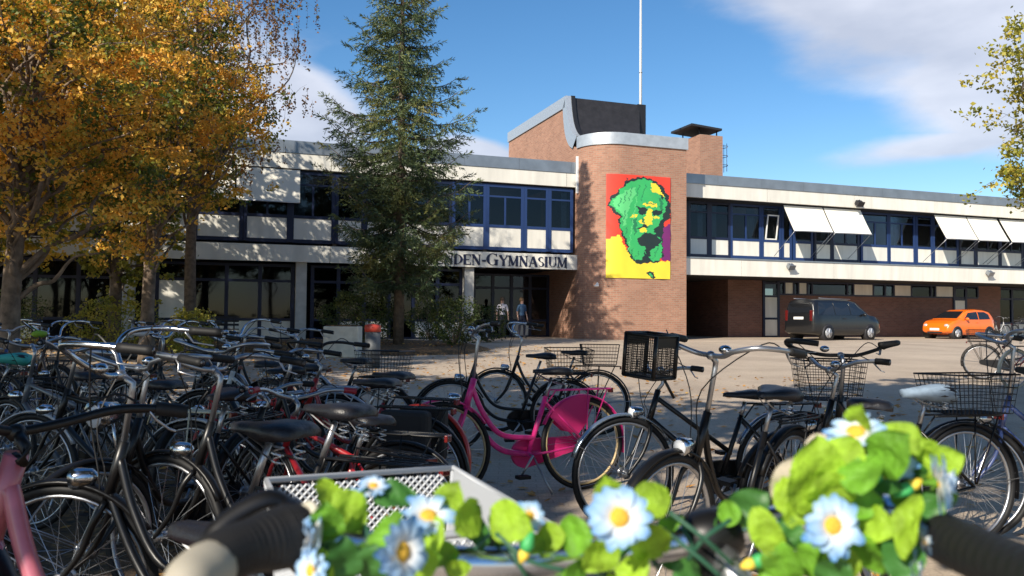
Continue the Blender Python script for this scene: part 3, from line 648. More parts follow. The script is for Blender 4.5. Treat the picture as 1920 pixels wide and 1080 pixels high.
ORG = leaf_mat('orange_leaves', [(.36, (.05, .09, .012)), (.45, (.20, .21, .02)), (.49, (.68, .44, .05)), (.57, (.86, .42, .06)), (.66, (.88, .60, .10))], 1.25)
YEL = leaf_mat('yellow_green_leaves', [(.30, (.07, .11, .015)), (.45, (.20, .20, .02)), (.54, (.62, .40, .04)), (.66, (.72, .50, .06))], 1.0)
BRW = leaf_mat('brown_leaves', [(.30, (.16, .08, .03)), (.5, (.32, .15, .05)), (.65, (.26, .20, .05))], 1.4)
OLV = leaf_mat('olive_leaves', [(.34, (.10, .14, .02)), (.46, (.30, .30, .04)), (.58, (.50, .42, .06)), (.70, (.60, .46, .09))], 2.0)
GRN = leaf_mat('green_leaves', [(.3, (.03, .055, .012)), (.5, (.07, .10, .02)), (.7, (.16, .15, .03))], 1.5)
broadleaf('leafy tree with orange and green foliage at the left edge, trunk behind the parked bicycles', (-8.75, 14), 8.6, (.4, .2, 5.4), (2.8, 2.2, 3.2), 200, 420, .08, ORG, M_barkl, .17, lean=(.3, 0), clump=(.4, .85))
broadleaf('slim-trunked autumn tree with golden orange leaves standing before the left end of the school', (-8.15, 18), 10.5, (-.1, 0, 6.4), (2.6, 2.2, 4.1), 190, 420, .085, ORG, M_barkl, .15, clump=(.4, .95))
broadleaf('yellow green autumn tree filling the upper left corner behind the nearest tree', (-13.2, 19), 11, (.6, 0, 6.3), (3.6, 2.4, 4.6), 200, 300, .12, YEL, M_bark, .2, clump=(.5, 1.0))
broadleaf('tall weeping birch with thin reddish brown foliage hanging over the school roof', (-9.0, 22.5), 14, (.5, 0, 9.2), (2.5, 2.2, 4.6), 130, 300, .08, BRW, M_bark, .17, clump=(.5, .9), hang=.9, name='birch_tree')
broadleaf('yellow green tree at the right edge of the picture with airy twigs', (12.2, 16), 8.6, (-.35, 0, 5.2), (2.05, 2, 2.6), 150, 340, .09, OLV, M_bark, .16, clump=(.35, .75))
broadleaf('dense dark tree close to the school wall behind the slim-trunked tree', (-12.3, 24.6), 13.5, (.4, 0, 7.2), (3.1, 2.2, 5.6), 190, 280, .14, OLV, M_bark, .18, clump=(.5, 1.0))
broadleaf('dense tree at the far left close to the school wall', (-17.5, 23.8), 10.5, (0, 0, 5.6), (3.2, 2.2, 4.2), 110, 240, .16, YEL, M_bark, .18, clump=(.5, 1.0))
# trees behind the photographer, whose shade falls over the bicycle stands
CAST = ((-7.0, .0, 10, 2.4, .2, 0, 'broad leafy tree just left of the photographer'), (-2.4, .4, 10.5, 2.6, 1.9, .8, 'leafy tree leaning over the spot the photo is taken from'),
        (2.7, 1.6, 10.5, 2.7, 0, .5, 'broad leafy tree to the right of the near bicycle stand'), (6.6, 3.2, 10, 2.8, 0, .4, 'leafy tree at the right end of the bicycle stand'), (10.6, 4.6, 10, 2.8, 0, .3, 'leafy tree beyond the right end of the stand'),
        (-8.8, 1.8, 10, 3.0, 0, 0, 'leafy tree beside the left row of bicycles'), (-9.5, -3.5, 11, 3.2, 0, 0, 'tall tree behind the left bicycles'), (-12.6, 6.2, 10.5, 3.2, 0, 0, 'leafy tree left of the parking area'), (15.5, 5, 10, 3.0, 0, 0, 'outermost tree on the right of the yard'),
        (-15.0, 12.2, 11, 3.4, 0, 0, 'outermost tree on the left of the yard'), (-17.5, 17.5, 12.5, 3.6, 0, 0, 'large tree left of the planting bed'), (-13.6, 15.6, 12, 3.0, 0, 0, 'tall tree close to the left end of the planting bed'), (-21.5, 20, 12, 3.6, 0, 0, 'large tree before the far left end of the school'))
def in_view(x, y, z, m=1.6):
    """boughs of the shade trees are pruned back from where they would hang low over the yard"""
    return y + m > .3 and abs(x) - m < .68 * (y + m) and z - m < CH + .44 * (y + m)
for (x, y, h, r, lx, ly, lab) in CAST:
    broadleaf(lab + ', outside the view', (x, y), h, (lx, ly, h * .66), (r, r, h * .33), 90, 260, .25, GRN, M_bark, .17, clump=(.6, 1.2), lean=(lx, ly), skip=(lambda p, X=x, Y=y: in_view(p.x + X, p.y + Y, p.z)), group='schoolyard trees around the bicycle stands')
# spruce
def spruce(label, base, H):
    t = thing('spruce_tree', label, 'spruce tree', base); tb = MB()
    tb.tube([(0, 0, 0), (.02, 0, H * .3), (0, .02, H * .7), (0, 0, H)], [.17, .12, .06, .01], 10); tb.build('trunk', M_bark, t)
    lb = MB(); C = []; A = []; B = []
    z = 1.9; i = 0
    def R(z): return np.interp(z, [1.9, 3, 4.5, 6.2, 8, 9.5, 11, 13, H], [1.2, 1.9, 2.25, 2.3, 1.95, 1.4, .85, .45, .1])
    while z < H - .1:
        az = i * 2.399 + random.uniform(-.4, .4); Lb = R(z) * random.uniform(.5, 1.15); droop = np.interp(z, [2, 6, 14], [.75, .45, -.1])
        pts = []
        for k in range(7):
            q = k / 6; rr = Lb * q; pts.append(Vector((cos(az) * rr, sin(az) * rr, z - droop * Lb * .45 * sin(pi * q * .62) + q ** 3 * Lb * .28)))
        lb.tube(pts, [.028 * (1 - k / 7) + .004 for k in range(7)], 4, cap=False)
        nt_ = int(8 + Lb * 9)
        for j in range(nt_):
            q = .1 + .9 * (j + random.random() * .5) / nt_; kk = min(5, int(q * 6)); p = pts[kk].lerp(pts[kk + 1], q * 6 - kk)
            side = 1 if j % 2 else -1; ln = (.28 + .5 * (1 - q)) * min(1, Lb * .6) * random.uniform(.6, 1.2) + .12
            d = Vector((cos(az + side * random.uniform(.5, 1.15)), sin(az + side * random.uniform(.5, 1.15)), -random.uniform(.15, .75))).normalized()
            if q > .93: d = Vector((cos(az), sin(az), .25)).normalized()
            ns = int(7 + ln * 34)
            for s in range(ns):
                qq = (s + random.random()) / ns; c = p + d * (ln * qq)
                v = (d * .9 + Vector((random.gauss(0, .55), random.gauss(0, .55), random.gauss(0, .5)))).normalized() * .075
                w = v.cross(Vector((random.gauss(0, 1), random.gauss(0, 1), random.gauss(0, 1)))).normalized() * random.uniform(.012, .020)
                C.append(c + v); A.append(v); B.append(w)
        z += .055 if z < 6 else .075; i += 1
    lb.build('limbs', M_bark, t, recalc=False)
    SP = leaf_mat('spruce_needles', [(.32, (.035, .06, .025)), (.5, (.085, .125, .05)), (.60, (.16, .18, .055)), (.72, (.27, .22, .06))], .8, .15)
    quads('crown', np.array(C), np.array(A), np.array(B), SP, t)
spruce('tall blue-green spruce in front of the school, taller than its roof', (-3.45, 24.4, gz(24.4) + .1), 15)
def shrub(label, x, y, r, n, lm, base=0, lsize=.07):
    t = thing('shrub', label, 'shrub', (x, y, gz(y) + base)); s = MB(); C = []
    for k in range(14):
        a = random.uniform(0, 6.28); q = random.uniform(.3, .95); e = Vector((cos(a) * r[0] * q, sin(a) * r[1] * q, r[2] * random.uniform(.5, .95) * 1.6)); s.tube([(0, 0, 0), tuple(e * .5 + Vector((0, 0, .1))), tuple(e)], [.015, .01, .004], 4)
    s.build('stem', M_bark, t)
    v = rng.normal(size=(n, 3)); v /= np.linalg.norm(v, axis=1)[:, None]; rr = rng.uniform(.55, 1.0, n) ** .5 * (1 + .14 * np.sin(v[:, 0] * 6 + v[:, 2] * 5) + .1 * np.sin(v[:, 1] * 9))
    C = v * rr[:, None] * np.array(r) + np.array([0, 0, r[2] * .95]); C = C[C[:, 2] > .02]; a_, b_ = rand_axes(len(C), lsize, up=.5); quads('foliage', C, a_, b_, lm, t)
shrub('rounded dark green bush at the foot of the spruce, left of its trunk', -4.7, 24.6, (1.15, .9, .85), 5200, GRN, .15)
shrub('dark bush between the spruce and the school entrance', -1.75, 24.6, (.75, .6, .8), 3200, GRN, .1)
shrub('low dark hedge bush beside the entrance pillar', -2.9, 28.6, (.9, .6, .8), 3000, GRN, .05)
shrub('small dark bush right of the entrance pillar', -.9, 29.5, (.8, .5, .72), 2400, GRN, .0)
shrub('yellow brown bush behind the leftmost bicycles, right of the slim trunk', -7.7, 19.2, (.6, .5, .65), 2600, OLV, .0)
shrub('dark bush under the autumn trees left of the slim trunk', -10.2, 20.5, (1.1, .7, .7), 3200, OLV, .1)
shrub('dark hedge at the left edge behind the nearest tree trunk', -14.2, 21.5, (1.6, .8, .85), 3600, GRN, .1)

# ------------------------------------------------------------------ street furniture
t = thing('litter_bin', 'grey litter bin with a red lid beside the spruce bed', 'litter bin', (-3.05, 17.6, gz(17.6)))
MB().tube([(0, 0, 0), (0, 0, .78)], .17, 14).build('body', mat('dark_grey_bin', (.09, .10, .11), .6), t); MB().tube([(0, 0, .78), (0, 0, .92), (0, 0, .95)], [.18, .18, .11], 14).build('lid', mat('red_plastic', (.45, .05, .03), .5), t)
t = thing('planter', 'pale concrete planter box behind the bicycles, left of the litter bin', 'planter', (-4.4, 20.9, gz(20.9)))
MB().box(-.45, .45, -.3, .3, 0, .8).build('box', mat('pale_concrete', (.62, .59, .5), .8, var=.1, bump=.2), t, bevel=.02); MB().box(-.4, .4, -.25, .25, .8, .83).build('soil', M_soil, t)
t = thing('bench', 'dark metal bench in front of the ground-floor windows of the left wing', 'bench', (-9.6, 25.4, gz(25.4) + .1), TH)
o = MB()
for k in range(4): o.box(-.9, .9, -.2 + k * .11, -.12 + k * .11, .43, .46)
o.build('seat', M_slate, t)
for x in (-.75, .75):
    o = MB(); o.tube([(x, -.2, 0), (x, -.2, .42), (x, .22, .42), (x, .26, .85)], .02, 6); o.tube([(x, .2, 0), (x, .2, .42)], .02, 6); o.build('leg', M_slate, t)
o = MB()
for k in range(3): o.box(-.9, .9, .24, .27, .55 + k * .12, .62 + k * .12)
o.build('backrest', M_slate, t)

# ------------------------------------------------------------------ people
def person(label, x, y, z, rz, shirt, trousers, hair, pose=0):
    t = thing('person', label, 'person', (x, y, z), rz)
    J = {'pelvis': (0, 0, .93, .13), 'waist': (0, 0, 1.08, .115), 'chest': (0, .0, 1.32, .15), 'neck': (0, 0, 1.50, .055), 'head': (0, -.01, 1.60, .085), 'crown': (0, 0, 1.70, .075)}
    E_ = [('pelvis', 'waist'), ('waist', 'chest'), ('chest', 'neck'), ('neck', 'head'), ('head', 'crown')]
    for s, n in ((-1, 'l'), (1, 'r')):
        J['sh' + n] = (s * .17, 0, 1.43, .06); J['el' + n] = (s * .24, .03 + .02 * pose * s, 1.16, .042); J['wr' + n] = (s * .25, -.05, .93, .03); J['ha' + n] = (s * .25, -.08, .84, .034)
        J['hp' + n] = (s * .09, 0, .88, .095); J['kn' + n] = (s * .10, -.02 - .05 * pose * s, .5, .062); J['an' + n] = (s * .11, .01 - .04 * pose * s, .09, .042); J['to' + n] = (s * .13, -.14 - .04 * pose * s, .03, .035)
        E_ += [('chest', 'sh' + n), ('sh' + n, 'el' + n), ('el' + n, 'wr' + n), ('wr' + n, 'ha' + n), ('pelvis', 'hp' + n), ('hp' + n, 'kn' + n), ('kn' + n, 'an' + n), ('an' + n, 'to' + n)]
        for fi in range(4):
            J['f%d' % fi + n] = (s * .255, -.11 + fi * .022, .755 + abs(fi - 1.4) * .01, .009); E_.append(('ha' + n, 'f%d' % fi + n))
        J['th' + n] = (s * .225, -.125, .80, .01); E_.append(('ha' + n, 'th' + n))
    ks = list(J); me = bpy.data.meshes.new('body'); me.from_pydata([J[k][:3] for k in ks], [(ks.index(a), ks.index(b)) for a, b in E_], [])
    o = bpy.data.objects.new('body', me); COL.objects.link(o); sk = o.modifiers.new('skin', 'SKIN')
    for i, k in enumerate(ks): me.skin_vertices[0].data[i].radius = (J[k][3], J[k][3] * (.8 if k in ('chest', 'waist', 'pelvis') else 1)); me.skin_vertices[0].data[i].use_root = (i == 0)
    ss_ = o.modifiers.new('sub', 'SUBSURF'); ss_.levels = ss_.render_levels = 1
    bpy.context.view_layer.update(); em = bpy.data.meshes.new_from_object(o.evaluated_get(bpy.context.evaluated_depsgraph_get())); bpy.data.objects.remove(o)
    skin = mat('skin', (.45, .27, .2), .6); em.materials.clear()
    for m in (skin, shirt, trousers, mat('shoe', (.03, .03, .03), .5)): em.materials.append(m)
    for p in em.polygons:
        c = p.center; arm = abs(c.x) > .205; p.use_smooth = True
        p.material_index = 3 if c.z < .1 else (2 if c.z < 1.0 and not arm else (0 if c.z > 1.485 or (arm and c.z < 1.18) else 1))
    b = bpy.data.objects.new('body', em); COL.objects.link(b); b.parent = t
    h = MB(); h.ball((0, .02, 1.665), (.1, .11, .115)); h.build('hair', hair, t)
    f = MB(); f.ball((0, -.1, 1.60), (.014, .02, .02)); f.ball((-.035, -.085, 1.625), .011); f.ball((.035, -.085, 1.625), .011); f.box(-.025, .025, -.093, -.08, 1.555, 1.563); f.build('face', mat('face_detail', (.2, .1, .08), .6), t)
def wl(a, b, z): return Mb @ Vector((a, -b, z))
p = wl(-.5, .2, BZ); person('person in a white short-sleeved shirt and dark trousers standing in the entrance', p.x, p.y, gz(p.y), TH - .2, mat('white_shirt', (.62, .58, .62), .8), mat('dark_trousers', (.02, .022, .04), .8), mat('hair_brown', (.06, .04, .025), .7))
p = wl(.42, .1, BZ); person('person in a blue shirt standing right of the one in white at the entrance', p.x, p.y, gz(p.y), TH + .3, mat('blue_shirt', (.05, .11, .2), .8), mat('dark_trousers', (.02, .022, .04), .8), mat('hair_fair', (.2, .12, .06), .7), 1)

# ------------------------------------------------------------------ vehicles
def car(name, label, loc, rz, Ln, st, wid, paint, belt, glassz, side_win, wheels, wr, cat, front_w, plate=True, rear_glass=None, van=False):
    """st: list of (x, z_roofline) along the body from the rear (x=0) to the nose (x=Ln); heading +x"""
    t = thing(name, label, cat, loc, rz)
    hw = wid / 2; M_tint = mat('car_glass', (.012, .014, .018), .06, spec=.8)
    def top(x): return float(np.interp(x, [s[0] for s in st], [s[1] for s in st]))
    def plan(x):
        e = min(x, Ln - x); return hw * (1 - .16 * max(0, 1 - e / .45) ** 2.2)
    def bz(x): return min(belt, top(x) - .02)
    def sec(x):
        w = plan(x); zt = top(x); b = bz(x); ins = max(0, (zt - b)) * .28; sill = .2 + .12 * max(0, 1 - min(x, Ln - x) / .5)
        h = [(w * .82, sill), (w * .97, sill + .06), (w, .45), (w * .99, (b + .5) / 2), (w * .965, b)]
        if zt - b > .1: h += [(w * .965 - ins * .55, b + (zt - b) * .55), (w * .965 - ins, zt - .075), (w * .93 - ins - .07, zt - .02), (w * .5, zt), (0, zt + .012)]
        else: h += [(w * .94, b + (zt - b) * .3), (w * .9, b + (zt - b) * .6), (w * .8, zt), (w * .45, zt + .01), (0, zt + .015)]
        return [(x, a, z) for a, z in h] + [(x, -a, z) for a, z in h[::-1][1:]]
    xs_ = sorted(set([0, .03, .08, .16] + [Ln - .03, Ln - .09, Ln - .2, Ln] + [s[0] for s in st] + [Ln * k / 40 for k in range(1, 40)]))
    rings = []
    for x in xs_:
        r = sec(x)
        if x in (0, Ln):
            r = [(x, a * .93, .2 + (z - .2) * .96 + .01) for _, a, z in r]
        rings.append(r)
    b = MB(); b.loft(rings, closed=True, cap=True)
    bo = b.build('body', paint, t)
    def sy(x, z):
        w = plan(x); bb = bz(x); zt = top(x); ins = (zt - bb) * .28
        if z <= bb: return w * (.965 + .03 * min(1, (bb - z) / .3))
        z1 = bb + (zt - bb) * .55; z2 = zt - .075
        if z <= z1: return w * .965 - ins * .55 * (z - bb) / max(.01, z1 - bb)
        return w * .965 - ins * (.55 + .45 * min(1, (z - z1) / max(.01, z2 - z1)))
    for poly in side_win:
        for s in (1, -1):
            n = len(poly); cx = sum(p[0] for p in poly) / n; cz = sum(p[1] for p in poly) / n
            def sub(poly):
                o = []
                for i in range(len(poly)):
                    a, c = poly[i], poly[(i + 1) % len(poly)]
                    for k in range(4): o.append((a[0] + (c[0] - a[0]) * k / 4, a[1] + (c[1] - a[1]) * k / 4))
                return o
            pp = sub(poly); o = MB(); vs = [(cx, s * (sy(cx, cz) + .014), cz)] + [(x, s * (sy(x, z) + .014), z) for x, z in pp] ; m = len(pp)
            vs += [(x, s * (sy(x, z) - .03), z) for x, z in pp]
            o.add(vs, [(0, 1 + i, 1 + (i + 1) % m) for i in range(m)] + [(1 + i, 1 + m + i, 1 + m + (i + 1) % m, 1 + (i + 1) % m) for i in range(m)]); o.build('side_window', M_tint, t)
    def slab(x0, z0, x1, z1, w0, w1, nm, m, off=.008):
        dx, dz = x1 - x0, z1 - z0; l_ = hypot(dx, dz); nx, nz = -dz / l_, dx / l_
        if nz < 0 or (abs(nz) < .05 and nx * (1 if x0 > Ln / 2 else -1) < 0): nx, nz = -nx, -nz
        o = MB(); vs = []
        for k in (off, -.03):
            vs += [(x0 + nx * k, -w0, z0 + nz * k), (x0 + nx * k, w0, z0 + nz * k), (x1 + nx * k, w1, z1 + nz * k), (x1 + nx * k, -w1, z1 + nz * k)]
        o.add(vs, [(0, 1, 2, 3), (7, 6, 5, 4), (0, 4, 5, 1), (1, 5, 6, 2), (2, 6, 7, 3), (3, 7, 4, 0)]); return o.build(nm, m, t)
    for (x0, z0, x1, z1, w0, w1, nm) in glassz: slab(x0, z0, x1, z1, w0 * hw, w1 * hw, nm, M_tint, .022)
    for x in wheels:
        for s in (1, -1):
            yw = s * (hw - .105)
            o = MB(); o.tube([(x, s * (hw - .25), wr), (x, s * (hw + .006), wr)], wr + .055, 28); o.build('wheel_arch', M_slate, t)
            w = MB(); w.tube([(x, s * (hw - .2), wr), (x, s * (hw - .005), wr), (x, s * (hw + .018), wr)], [wr, wr, wr - .03], 28); wo = w.build('wheel', M_rub, t)
            r = MB(); r.tube([(x, s * (hw + .0), wr), (x, s * (hw + .022), wr)], wr * .66, 22)
            for k in range(5):
                a = k * 2 * pi / 5; r.tube([(x, s * (hw + .024), wr), (x + cos(a) * wr * .6, s * (hw + .028), wr + sin(a) * wr * .6)], .022, 4)
            r.build('rim', mat('alloy', (.45, .46, .48), .4, .6), wo)
    M_lamp = mat('headlamp', (.6, .62, .65), .12, .3); M_tail = mat('tail_lamp', (.10, .008, .008), .2, coat=.5)
    for s in (1, -1):
        o = MB(); o.ball((Ln - .16, s * hw * .70, .66 if not van else .78), (.15, .14, .085)); o.build('headlight', M_lamp, t)
        o = MB()
        if van: o.box(-.008, .1, s * hw * .66, s * hw * .80, .85, 1.32)
        else: o.ball((.06, s * hw * .78, .82), (.08, .1, .14))
        o.build('tail_light', M_tail, t, bevel=.01)
        xm = front_w; o = MB(); o.ball((xm, s * (hw + .06), belt + .06), (.06, .1, .07)); o.build('mirror', paint, t)
    o = MB(); o.box(Ln - .03, Ln + .012, -.26, .26, .42, .53); o.build('number_plate', M_white, t)
    o = MB(); o.box(-.012, .03, -.26, .26, *((.92, 1.03) if van else (.55, .66))); o.build('number_plate', M_white, t)
    o = MB(); o.box(Ln - .045, Ln + .004, -.4, .4, .27, .36); o.build('grille', M_slate, t)
    o = MB()
    for x in (Ln * .36, Ln * .60):
        for s in (1, -1): o.tube([(x, s * (sy(x, .35) + .002), .35), (x, s * (sy(x, .6) + .002), .6), (x, s * (sy(x, belt) + .002), belt)], .005, 4)
    o.build('door_seam', M_slate, t)
    o = MB()
    for s in (1, -1): o.box(Ln * .40, Ln * .44, s * sy(Ln * .42, .8), s * (sy(Ln * .42, .8) + .03), belt - .13, belt - .10)
    o.build('door_handle', paint if not van else M_slate, t)
    if van:
        o = MB()
        for s in (1, -1): o.tube([(.5, s * .68, top(.6) + .035), (2.6, s * .68, top(2.6) + .03)], .016, 6)
        o.build('roof_rail', M_alu, t)
        o = MB()
        for s in (1, -1): o.box(1.2, 3.6, s * (hw - .01), s * (hw + .012), .5, .56)
        o.build('side_trim', M_slate, t)
    return t
P_or = mat('orange_car_paint', (.85, .16, .01), .25, coat=.7); P_vn = mat('black_car_paint', (.008, .009, .011), .3, coat=.35)
p = gnd(1796, 636, .3); D = 40.3; cx = (1797 - 960) / F * D
car('parked_car', 'small orange hatchback parked by the brick wall, nose to the left', Vector((cx, D, .3)) + Matrix.Rotation(radians(180 + 24), 3, 'Z') @ Vector((-1.72, 0, 0)), radians(180 + 24), 3.45,
    [(0, .75), (.04, .98), (.14, 1.2), (.35, 1.38), (.7, 1.45), (1.2, 1.475), (1.75, 1.44), (2.1, 1.33), (2.75, .97), (3.1, .88), (3.32, .76), (3.45, .55)], 1.63, P_or, .93, [(2.68, 1.01, 2.05, 1.35, .76, .62, 'windscreen'), (.075, 1.05, .3, 1.34, .62, .54, 'rear_window')],
    [[(.45, .99), (1.25, .97), (1.25, 1.34), (.75, 1.34), (.5, 1.22)], [(1.32, .97), (2.35, .97), (1.95, 1.29), (1.32, 1.35)]], (.55, 2.87), .29, 'car', 2.25)
D = 36.6; cx = (1562 - 960) / F * D
car('parked_van', 'dark people carrier parked by the side door, its tail towards the bicycles', Vector((cx, D, .3)) + Matrix.Rotation(radians(30), 3, 'Z') @ Vector((-2.3, 0, 0)), radians(30), 4.6,
    [(0, .9), (.03, 1.1), (.12, 1.62), (.22, 1.78), (.5, 1.82), (1.5, 1.84), (2.5, 1.82), (2.9, 1.74), (3.65, 1.18), (4.1, 1.06), (4.45, .9), (4.6, .65)], 1.84, P_vn, 1.08, [(3.58, 1.23, 2.95, 1.70, .82, .68, 'windscreen'), (.055, 1.2, .16, 1.66, .76, .68, 'rear_window')],
    [[(.25, 1.12), (1.3, 1.12), (1.3, 1.66), (.38, 1.66)], [(1.36, 1.12), (2.35, 1.12), (2.35, 1.66), (1.36, 1.66)], [(2.41, 1.12), (3.35, 1.12), (2.85, 1.6), (2.41, 1.66)]], (.82, 3.68), .33, 'van', 3.2, van=True)

# ------------------------------------------------------------------ bicycles
M_cable = mat('cable', (.015, .015, .016), .5)
M_cream = mat('cream_paint', (.55, .51, .38), .35, coat=.3)
def P3(*p): return Vector(p)
AX0 = Vector((.875, 0, .82)); AXD = (Vector((.945, 0, .60)) - AX0).normalized()
def bicycle(label, mid, head, frame=(.012, .012, .014), style='step', bar='city', steer=0, saddle='wide', basket=None, rack=True, guard=None, case=None, fender=None, tyre=None, rimm=None,
            lamp=True, sad_mat=None, grip=None, lean=4, scale=1.0, stand=True, bell=True, rackm=None, pannier=None, bagcol=None, reflect=False, barh=0, seath=0, cover=None, lampk=(0, 1), tk=1.0, barm=None, segq=1, bag=None, xtra=None, name='bicycle', group='bicycles parked at the school stands'):
    """local frame: x forward, y left, z up; rear hub x=0, front hub x=1.1; origin below x=.55"""
    r = thing(name, label, 'bicycle', (mid[0], mid[1], gz(mid[1])), head, group); r.rotation_euler = (radians(lean), 0, head); r.scale = (scale,) * 3
    fm = mat('frame_%d_%d_%d' % tuple(int(c * 1000) for c in frame), tuple(c * (.5 if max(frame) < .03 else 1) for c in frame), .36, coat=0 if max(frame) < .03 else .4, var=.25, scale=14)
    B0 = Matrix.Translation((-.55, 0, 0)); ST = B0 @ Matrix.Translation(AX0) @ Matrix.Rotation(radians(steer), 4, AXD) @ Matrix.Translation(-AX0)
    def mb(front=False):
        m = MB(); m.T = ST if front else B0; return m
    fen = fender if fender is not None else M_black
    tm = tyre or M_rub; rm = rimm or M_alu
    M_, m_ = (44, 8) if segq else (24, 6)
    def wheel(front):
        hx = 1.1 if front else 0.0; w = mb(front); w.torus((hx, 0, .345), .327, .0185, M_, m_); wo = w.build('front_wheel' if front else 'rear_wheel', tm, r)
        q = mb(front); q.torus((hx, 0, .345), .303, .009, M_, 6, rz=.012); q.build('rim', rm, wo)
        q = mb(front); n = 28 if segq else 14
        for k in range(n):
            a = 2 * pi * k / n; a2 = a + (.45 if k % 4 < 2 else -.45); s = .03 if k % 2 else -.03
            q.tube([(hx + cos(a2) * .022, s, .345 + sin(a2) * .022), (hx + cos(a) * .298, 0, .345 + sin(a) * .298)], .0014, 3, cap=False)
        q.build('spokes', M_alu, wo)
        q = mb(front); q.tube([(hx, -.05, .345), (hx, .05, .345)], .02, 10); q.tube([(hx, -.034, .345), (hx, -.026, .345)], .032, 10); q.tube([(hx, .026, .345), (hx, .034, .345)], .032, 10); q.build('hub', M_alu, wo)
        if reflect:
            for a in ((3.9,) if front else (5.6,)):
                q = mb(front); q.T = q.T @ Matrix.Translation((hx + cos(a) * .18, 0, .345 + sin(a) * .18)) @ Matrix.Rotation(-a, 4, 'Y'); q.box(-.035, .035, -.006, .006, -.015, .015); q.build('spoke_reflector', mat('orange_reflector', (.75, .25, .02), .3), wo)
    wheel(True); wheel(False)
    # frame
    f = mb(); tr = .0155 * tk
    BBp = (.45, 0, .285); ST_T = (.30, 0, .70 + seath * .3)
    f.tube([(.865, 0, .845), (.935, 0, .63)], .019 * tk, 10)
    f.tube([BBp, ST_T], .0155 * tk, 8)
    if style == 'diamond':
        f.tube([(.88, 0, .80), (.31, 0, .68)], tr, 8); f.tube([(.92, 0, .67), BBp], .018 * tk, 8)
    elif style == 'trapez':
        f.tube([(.88, 0, .80), (.40, 0, .46)], tr, 8); f.tube([(.92, 0, .67), BBp], .018 * tk, 8)
    else:
        f.tube(crom([(.925, 0, .66), (.80, 0, .46), (.66, 0, .33), BBp], 6), .0165 * tk, 8)
        f.tube(crom([(.885, 0, .79), (.80, 0, .60), (.66, 0, .44), (.40, 0, .40)], 6), tr, 8)
    for s in (-1, 1):
        f.tube([(.44, s * .03, .285), (.30, s * .06, .30), (0, s * .062, .345)], .010, 6)
        f.tube([(.31, s * .022, .66), (.0, s * .062, .345)], .0085, 6)
    f.tube([(.45, -.036, .285), (.45, .036, .285)], .022, 10)
    f.build('frame', fm, r)
    f = mb(True); cr_ = (.94, 0, .615)
    for s in (-1, 1): f.tube(crom([(.93, s * .02, .635), (.955, s * .052, .575), (1.0, s * .054, .47), (1.06, s * .052, .39), (1.1, s * .05, .345)], 4), [.0125] * 4 + [.012] * 4 + [.011] * 4 + [.01] * 4 + [.008], 6)
    f.build('fork', fm, r)
    # fenders
    def fend(front, a0, a1):
        hx = 1.1 if front else 0; q = mb(front); R = .362; rings = []
        n = 20
        for k in range(n + 1):
            a = radians(a0 + (a1 - a0) * k / n); c, s_ = cos(a), sin(a); ring = []
            for y, dr in ((-.027, -.012), (-.018, .0), (0, .004), (.018, .0), (.027, -.012), (.018, -.004), (0, 0.0), (-.018, -.004)):
                ring.append((hx + (R + dr) * c, y, .345 + (R + dr) * s_))
            rings.append(ring)
        q.loft(rings); fo = q.build('front_fender' if front else 'rear_fender', fen, r)
        q = mb(front); a = radians(a0 + (12 if front else 12) * (1 if a1 > a0 else -1)) if front else radians(a1 - 20)
        for s in (-1, 1): q.tube([(hx + R * cos(a), s * .03, .345 + R * sin(a)), (hx, s * .055, .345)], .003, 4)
        q.build('fender_stay', M_alu, fo)
    fend(True, 18, 150); fend(False, 25, 195)
    # chain case, cranks, pedals
    q = mb(); pts = [(.45 + .105 * cos(radians(a)), .285 + .105 * sin(radians(a))) for a in range(-100, 101, 20)] + [(.0 + .05 * cos(radians(a)), .345 + .05 * sin(radians(a))) for a in range(100, 261, 20)]
    q.prism(pts, -.085, -.05); q.build('chain_case', case or M_black, r)
    q = mb(); 
    q.tube([(.45, .04, .285), (.45, .085, .285), (.55, .095, .145)], .009, 6)
    co = q.build('crank', M_alu, r); q = mb(); q.box(.51, .60, .10, .18, .135, .158); q.build('pedal', M_rub, co)
    q = mb(); q.tube([(.45, -.04, .285), (.45, -.095, .285), (.35, -.10, .425)], .009, 6); co = q.build('crank', M_alu, r); q = mb(); q.box(.31, .39, -.19, -.11, .414, .437); q.build('pedal', M_rub, co)
    # saddle
    q = mb(); z0 = .90 + seath; x0 = .24 - seath * .3
    q.tube([ST_T, (x0 + .01, 0, z0 - .06)], .0125, 8); so_ = q.build('seat_post', M_alu, r)
    q = mb(); W_ = {'wide': 1.0, 'slim': .78}[saddle]; rings = []
    for x, w, zt, th in ((-.135, .05, -.012, .03), (-.128, .088, .0, .055), (-.09, .108, .012, .075), (-.03, .100, .014, .08), (.03, .068, .006, .06), (.08, .038, .0, .045), (.13, .027, .0, .04), (.155, .018, -.004, .03)):
        w *= W_; ring = []
        for y, z in ((-w, -th * .7), (-w * 1.02, -.018), (-w * .8, -.002), (-w * .35, .004), (0, .002 if x > -.1 else -.004), (w * .35, .004), (w * .8, -.002), (w * 1.02, -.018), (w, -th * .7), (w * .6, -th * .62), (-w * .6, -th * .62)):
            ring.append((x0 + x, y, z0 + zt + z))
        rings.append(ring)
    q.loft(rings); sdl = q.build('saddle', sad_mat or M_sad, r)
    if W_ == 1.0:
        q = mb()
        for s in (-1, 1):
            pts = [(x0 - .07 + .018 * cos(a * .9), s * .055 + .018 * sin(a * .9), z0 - .05 - .0035 * a) for a in range(0, 20)]; q.tube(pts, .0035, 4)
            q.tube([(x0 - .07, s * .055, z0 - .115), (x0 + .05, s * .02, z0 - .075), (x0 + .13, s * .012, z0 - .03)], .0035, 4)
        q.build('saddle_spring', M_alu, sdl)
    # handlebar
    q = mb(True); hz = 1.06 + barh
